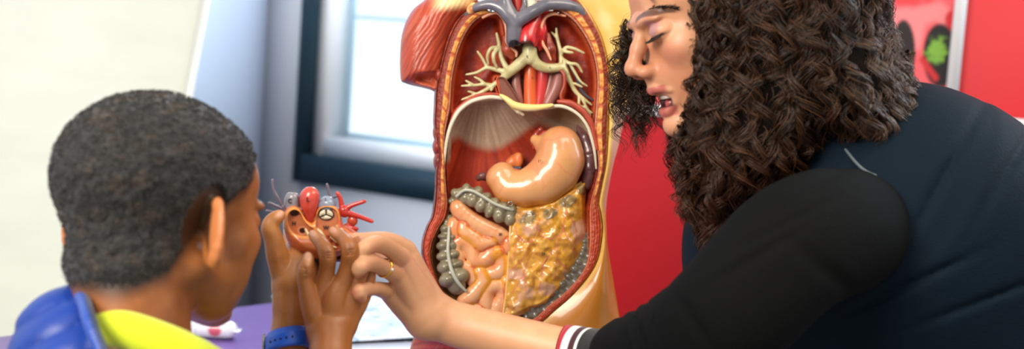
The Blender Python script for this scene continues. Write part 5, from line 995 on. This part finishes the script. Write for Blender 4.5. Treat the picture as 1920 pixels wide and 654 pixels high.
def locks(starts, lens, rads, pitch, nstr, spread, seed, darkness=0.0, drift=None):
    g = np.random.default_rng(seed); m = len(starts); t = np.linspace(0, 1, n_); out = []; cols = []
    cen = A((1480.0, 100.0)); paths = np.zeros((m, n_, 3)); pos = starts[:, :3].copy(); dirs = np.zeros((m, 2))
    rad_dir = starts[:, :2] - cen; rad_dir /= np.linalg.norm(rad_dir, axis=1)[:, None] + 1e-6
    side = g.normal(size=m) * .25
    dirs[:, 0] = np.where(rad_dir[:, 0] < 0, -.02, .4) * np.abs(rad_dir[:, 0]) + side; dirs[:, 1] = 1.0
    if drift is not None: dirs = drift.copy()
    step = lens / n_
    for k in range(n_):
        paths[:, k] = pos
        wob = .35 * np.sin(k * .13 + starts[:, 1] * .1 + side * 20)
        d2 = dirs + np.column_stack([wob, np.zeros(m)]); d2 /= np.linalg.norm(d2, axis=1)[:, None]
        pos = pos.copy(); pos[:, :2] += d2 * step[:, None]
        if drift is None:
            pdv = bi(pdh, pos[:, 0], pos[:, 1]); near = bulge_(pos[:, 0], pos[:, 1]); tgt = np.where(starts[:, 3] < .5, 1, -1); 
            zt = 1.60 - tgt * (near - .004 + starts[:, 4]); pos[:, 2] = pos[:, 2] * .8 + zt * .2
            outm = pdv > -6; pos[outm, 0] += (cen[0] - pos[outm, 0]) * .012
    ph0 = g.random(m) * 6.28; hand = np.where(g.random(m) < .5, 1, -1)
    px = 1 / F * 1.5
    for q in range(nstr):
        dph = g.normal(size=m) * .35; dr = g.normal(size=(m, 1)) * .18 + 1; off = g.normal(size=(m, 1, 3)) * spread
        th = hand[:, None] * (np.cumsum(np.ones((m, n_)) * (step / pitch)[:, None] * 6.28, axis=1)) + (ph0 + dph)[:, None]
        env = np.clip(t * 5, .25, 1)[None] * (1 - .25 * t[None])
        P = paths[:, :, :3].copy(); rr = rads[:, None] * dr * env
        Cc = np.stack([(P[..., 0] - 960) * P[..., 2] / F, (P[..., 1] - 327) * P[..., 2] / F, P[..., 2]], -1)
        Cc[..., 0] += rr * px * np.cos(th); Cc[..., 2] += rr * px * np.sin(th); Cc[..., 1] += rr * px * .35 * np.sin(th * .5 + 1)
        Cc += off * px * (.4 + t[None, :, None])
        out.append(Cc); base = A(S(17, 11, 8)); hi = A(S(136, 90, 58)); 
        lk = g.random(m) ** 2.6; tipc = ss(180, 420, P[..., 1]); c = mix(np.broadcast_to(base, (m, n_, 3)), hi, np.clip(lk[:, None] * .5 * (1 - darkness) + .12 * g.random((m, 1)) * .7, 0, 1)); c = mix(c, A(S(112, 62, 36)), tipc * .25)
        c = mix(c, A(S(150, 126, 108)), ss(1560, 1690, P[..., 0]) * .22); cols.append(c)  # right-hand locks greyed: window light painted into the strand colour
    return np.concatenate(out), np.concatenate(cols)
def bulge_(u, v):
    d = np.clip(-bi(pdh, u, v), 0, 130) / 130; return .115 * np.sqrt(np.clip(1 - (1 - d) ** 2, 0, 1)) * 1.15
# start points scattered over the outline, more towards the top
gs = np.random.default_rng(5); cand = np.column_stack([gs.uniform(1230, 1715, 60000), gs.uniform(-170, 400, 60000)]); ins_ = bi(pdh, cand[:, 0], cand[:, 1]) < -8; cand = cand[ins_][:NLOCK]
side_ = (gs.random(len(cand)) < .28).astype(float); dep = gs.uniform(-.012, .012, len(cand)); z0_ = 1.60 - np.where(side_ < .5, 1, -1) * (bulge_(cand[:, 0], cand[:, 1]) + dep)
keepm = ~((cand[:, 0] < 1330) & (cand[:, 1] < 240) & (cand[:, 0] < 1300 + 0 * cand[:, 1]))
starts = np.column_stack([cand, z0_, side_, dep])[keepm]
P1, C1 = locks(starts, gs.uniform(80, 210, len(starts)), gs.uniform(7, 18, len(starts)), gs.uniform(48, 100, len(starts)), 24, 4.2, 21)
# locks along the face edge and the far side of the face
edge = [(1236,-20),(1262,6),(1288,36),(1306,70),(1312,100),(1312,125),(1305,150),(1298,175),(1290,205),(1276,240),(1278,280),(1288,320),(1302,360),(1322,390),(1350,390),(1500,320),(1540,270),(1580,280),(1620,290),(1650,270),(1680,230),(1700,200),(1704,150),(1690,90),(1660,40)]
ed_ = A([(u + gs.normal() * 7, v + gs.normal() * 9, 1.60 - bulge_(A([u * 1.]), A([v * 1.]))[0] * gs.uniform(.3, 1) if u > 1330 else 1.49 + gs.uniform(-.01, .03), 0, 0) for u, v in edge for _ in range(7)])
P2, C2 = locks(ed_, gs.uniform(40, 95, len(ed_)), gs.uniform(7, 15, len(ed_)), gs.uniform(36, 70, len(ed_)), 16, 3.0, 22)
far = A([(1174 + gs.uniform(-10, 30), 44 + gs.uniform(-10, 60), 1.575 + gs.uniform(-.012, .02), 0, 0) for _ in range(60)]); drf = np.column_stack([gs.uniform(-.02, .26, 60), np.ones(60)])
P3, C3_ = locks(far, gs.uniform(110, 215, 60), gs.uniform(7, 16, 60), gs.uniform(36, 64, 60), 8, 3.0, 23, .5, drf)
wisp = A([(1190 + gs.uniform(-10, 16), 50 + gs.uniform(-40, 120), 1.57, 0, 0) for _ in range(26)]); drw = np.column_stack([gs.uniform(-.5, .1, 26), gs.uniform(.6, 1, 26)])
P4, C4 = locks(wisp, gs.uniform(30, 90, 26), gs.uniform(4, 12, 26), gs.uniform(30, 60, 26), 2, 1.0, 24, .6, drw)
tmpl = A([(float(np.interp(vv_, [150, 230, 260, 320, 400], [1300, 1270, 1256, 1270, 1298])) + gs.uniform(4, 56), vv_, 1.505 + gs.uniform(0, .04), 0, 0) for vv_ in 150 + gs.uniform(0, 220, 60)])
P5, C5 = locks(tmpl, gs.uniform(60, 130, 60), gs.uniform(7, 15, 60), gs.uniform(36, 70, 60), 20, 3.4, 25, 0, np.column_stack([gs.uniform(0, .28, 60), np.ones(60)]))
ff = A([(1316 + gs.uniform(-14, 70), -60 + gs.uniform(0, 230), 1.475 + gs.uniform(-.012, .03), 0, 0) for _ in range(110)])
P6, C6 = locks(ff, gs.uniform(70, 150, 110), gs.uniform(6, 14, 110), gs.uniform(40, 80, 110), 20, 3.4, 26, 0, np.column_stack([gs.uniform(-.06, .15, 110), np.ones(110)]))
# locks falling from the far side of the crown
fs_ = gs.uniform(-60, 50, 90); fy = gs.uniform(-112, -62, 90); sc_l = tow(np.column_stack([fs_, fy, -np.sqrt(np.clip(86 ** 2 - (fs_ * .8) ** 2 - ((fy + 34) * .9) ** 2, 400, None))])); fu, fv = cpx(sc_l)
P7, C7 = locks(np.column_stack([fu, fv, sc_l[:, 2] + .01, fu * 0, fu * 0]), gs.uniform(130, 260, 90), gs.uniform(7, 16, 90), gs.uniform(40, 90, 90), 12, 3.6, 27, .3, np.column_stack([gs.uniform(.05, .35, 90), np.ones(90)]))
tp = np.linspace(0, 1, n_); rd_ = (.00034 * np.clip((1 - tp) * 5, .25, 1))[None]
for nm, Pq, Cq in (('ringlets', P1, C1), ('ringlets', P2, C2), ('ringlets', P3, C3_), ('ringlets', P5, C5), ('ringlets', P6, C6), ('ringlets', P7, C7), ('stray_hairs', P4, C4)):
    Vs, Fs, Cs = strands(Pq, None, n_, 3, np.repeat(rd_ * (.35 if nm == 'stray_hairs' else 1), len(Pq), 0), Cq); o = obj(nm, (cam2w(Vs), Fs, Cs), mat('curly_brown_hair'), hair); o['kind'] = 'stuff'
# ================================================================= things on the table
def on_table(u, v): return tab(u, v)
p = on_table(392, 632); wpk = thing('tissue_pack', 'small white soft pack with a red print on the purple table', 'tissue pack', p)
s = SDF((-.06, -.035, -.01), (.06, .035, .04), .0016); s.cone((-.032, 0, .015), (.032, 0, .015), .0155, .0155, 0); s.cone((-.034, -.008, .0125), (.034, .006, .0125), .012, .012, .006); V, Q = s.mesh(2)
V[:, 2] = np.maximum(V[:, 2], .0005); c = mix(np.tile(S(226, 228, 234), (len(V), 1)), S(206, 92, 110), ss(.014, .008, np.hypot(V[:, 0] - .012, (V[:, 2] - .016))) * (V[:, 1] < 0)); c = mix(c, S(180, 196, 226), ss(.002, .001, np.abs(V[:, 0] + .02)) * .6)
obj('pack', (V + p, Q, c), mat('soft_film', rough=.25, vcol=True, coat=.4), wpk); obj('seal', boxw(p + A((.047, 0, .015)), (.012, .026, .0015)), mat('seal_film', S(236, 238, 244), .25), wpk, smooth=False)
def sheet(name, label, cat_, px, size, ang, base, paint, zoff=.001, th=.0012, nx=60, ny=44, group=None, lift=.0):
    c0 = on_table(*px); ax = A((math.cos(ang), math.sin(ang), 0)); ay = A((-math.sin(ang), math.cos(ang), 0)); a, b = size
    V, Q = quadgrid(c0 - ax * a / 2 - ay * b / 2, c0 + ax * a / 2 - ay * b / 2, c0 + ax * a / 2 + ay * b / 2, c0 - ax * a / 2 + ay * b / 2, nx, ny)
    lx = (V - c0) @ ax / a; ly = (V - c0) @ ay / b; V[:, 2] += zoff + th + lift * (lx + .5) ** 2; c = paint(lx, ly); n = len(V)
    return obj(name, (np.vstack([V, V - A((0, 0, th))]), np.vstack([Q, Q[:, ::-1] + n]), np.vstack([c, c])), mat('printed_gloss', rough=.18, vcol=True, coat=.5), None, label, cat_, group, loc=c0 + A((0, 0, zoff)))
def pale(lx, ly):
    c = mix(np.tile(S(178, 206, 232), (len(lx), 1)), S(226, 236, 246), ss(.45, .6, fbm(lx * 9 + 9, ly * 9))); c = mix(c, S(60, 80, 110), ss(.62, .7, fbm(lx * 14, ly * 12 + 5)) * .7); return mix(c, S(214, 180, 200), ss(.66, .72, fbm(lx * 8 + 2, ly * 8)) * .6)
sheet('leaflet', 'glossy pale blue leaflet in a sleeve lying on the table behind the hands', 'leaflet', (716, 596), (.30, .40), .5, None, pale, .006, lift=.012)
sheet('booklet', 'dark edged booklet under the pale blue leaflet on the table', 'booklet', (722, 618), (.24, .20), .42, None, lambda x, y: mix(np.tile(S(40, 56, 60), (len(x), 1)), S(150, 176, 200), ss(.5, .6, fbm(x * 12, y * 12))), .001, .004)
sheet('paper_sheet', 'blank white paper sheet at the near edge of the table, left of the torso model', 'paper', (716, 652), (.21, .14), .3, None, lambda x, y: np.tile(S(216, 222, 236), (len(x), 1)), .0005, .0004)
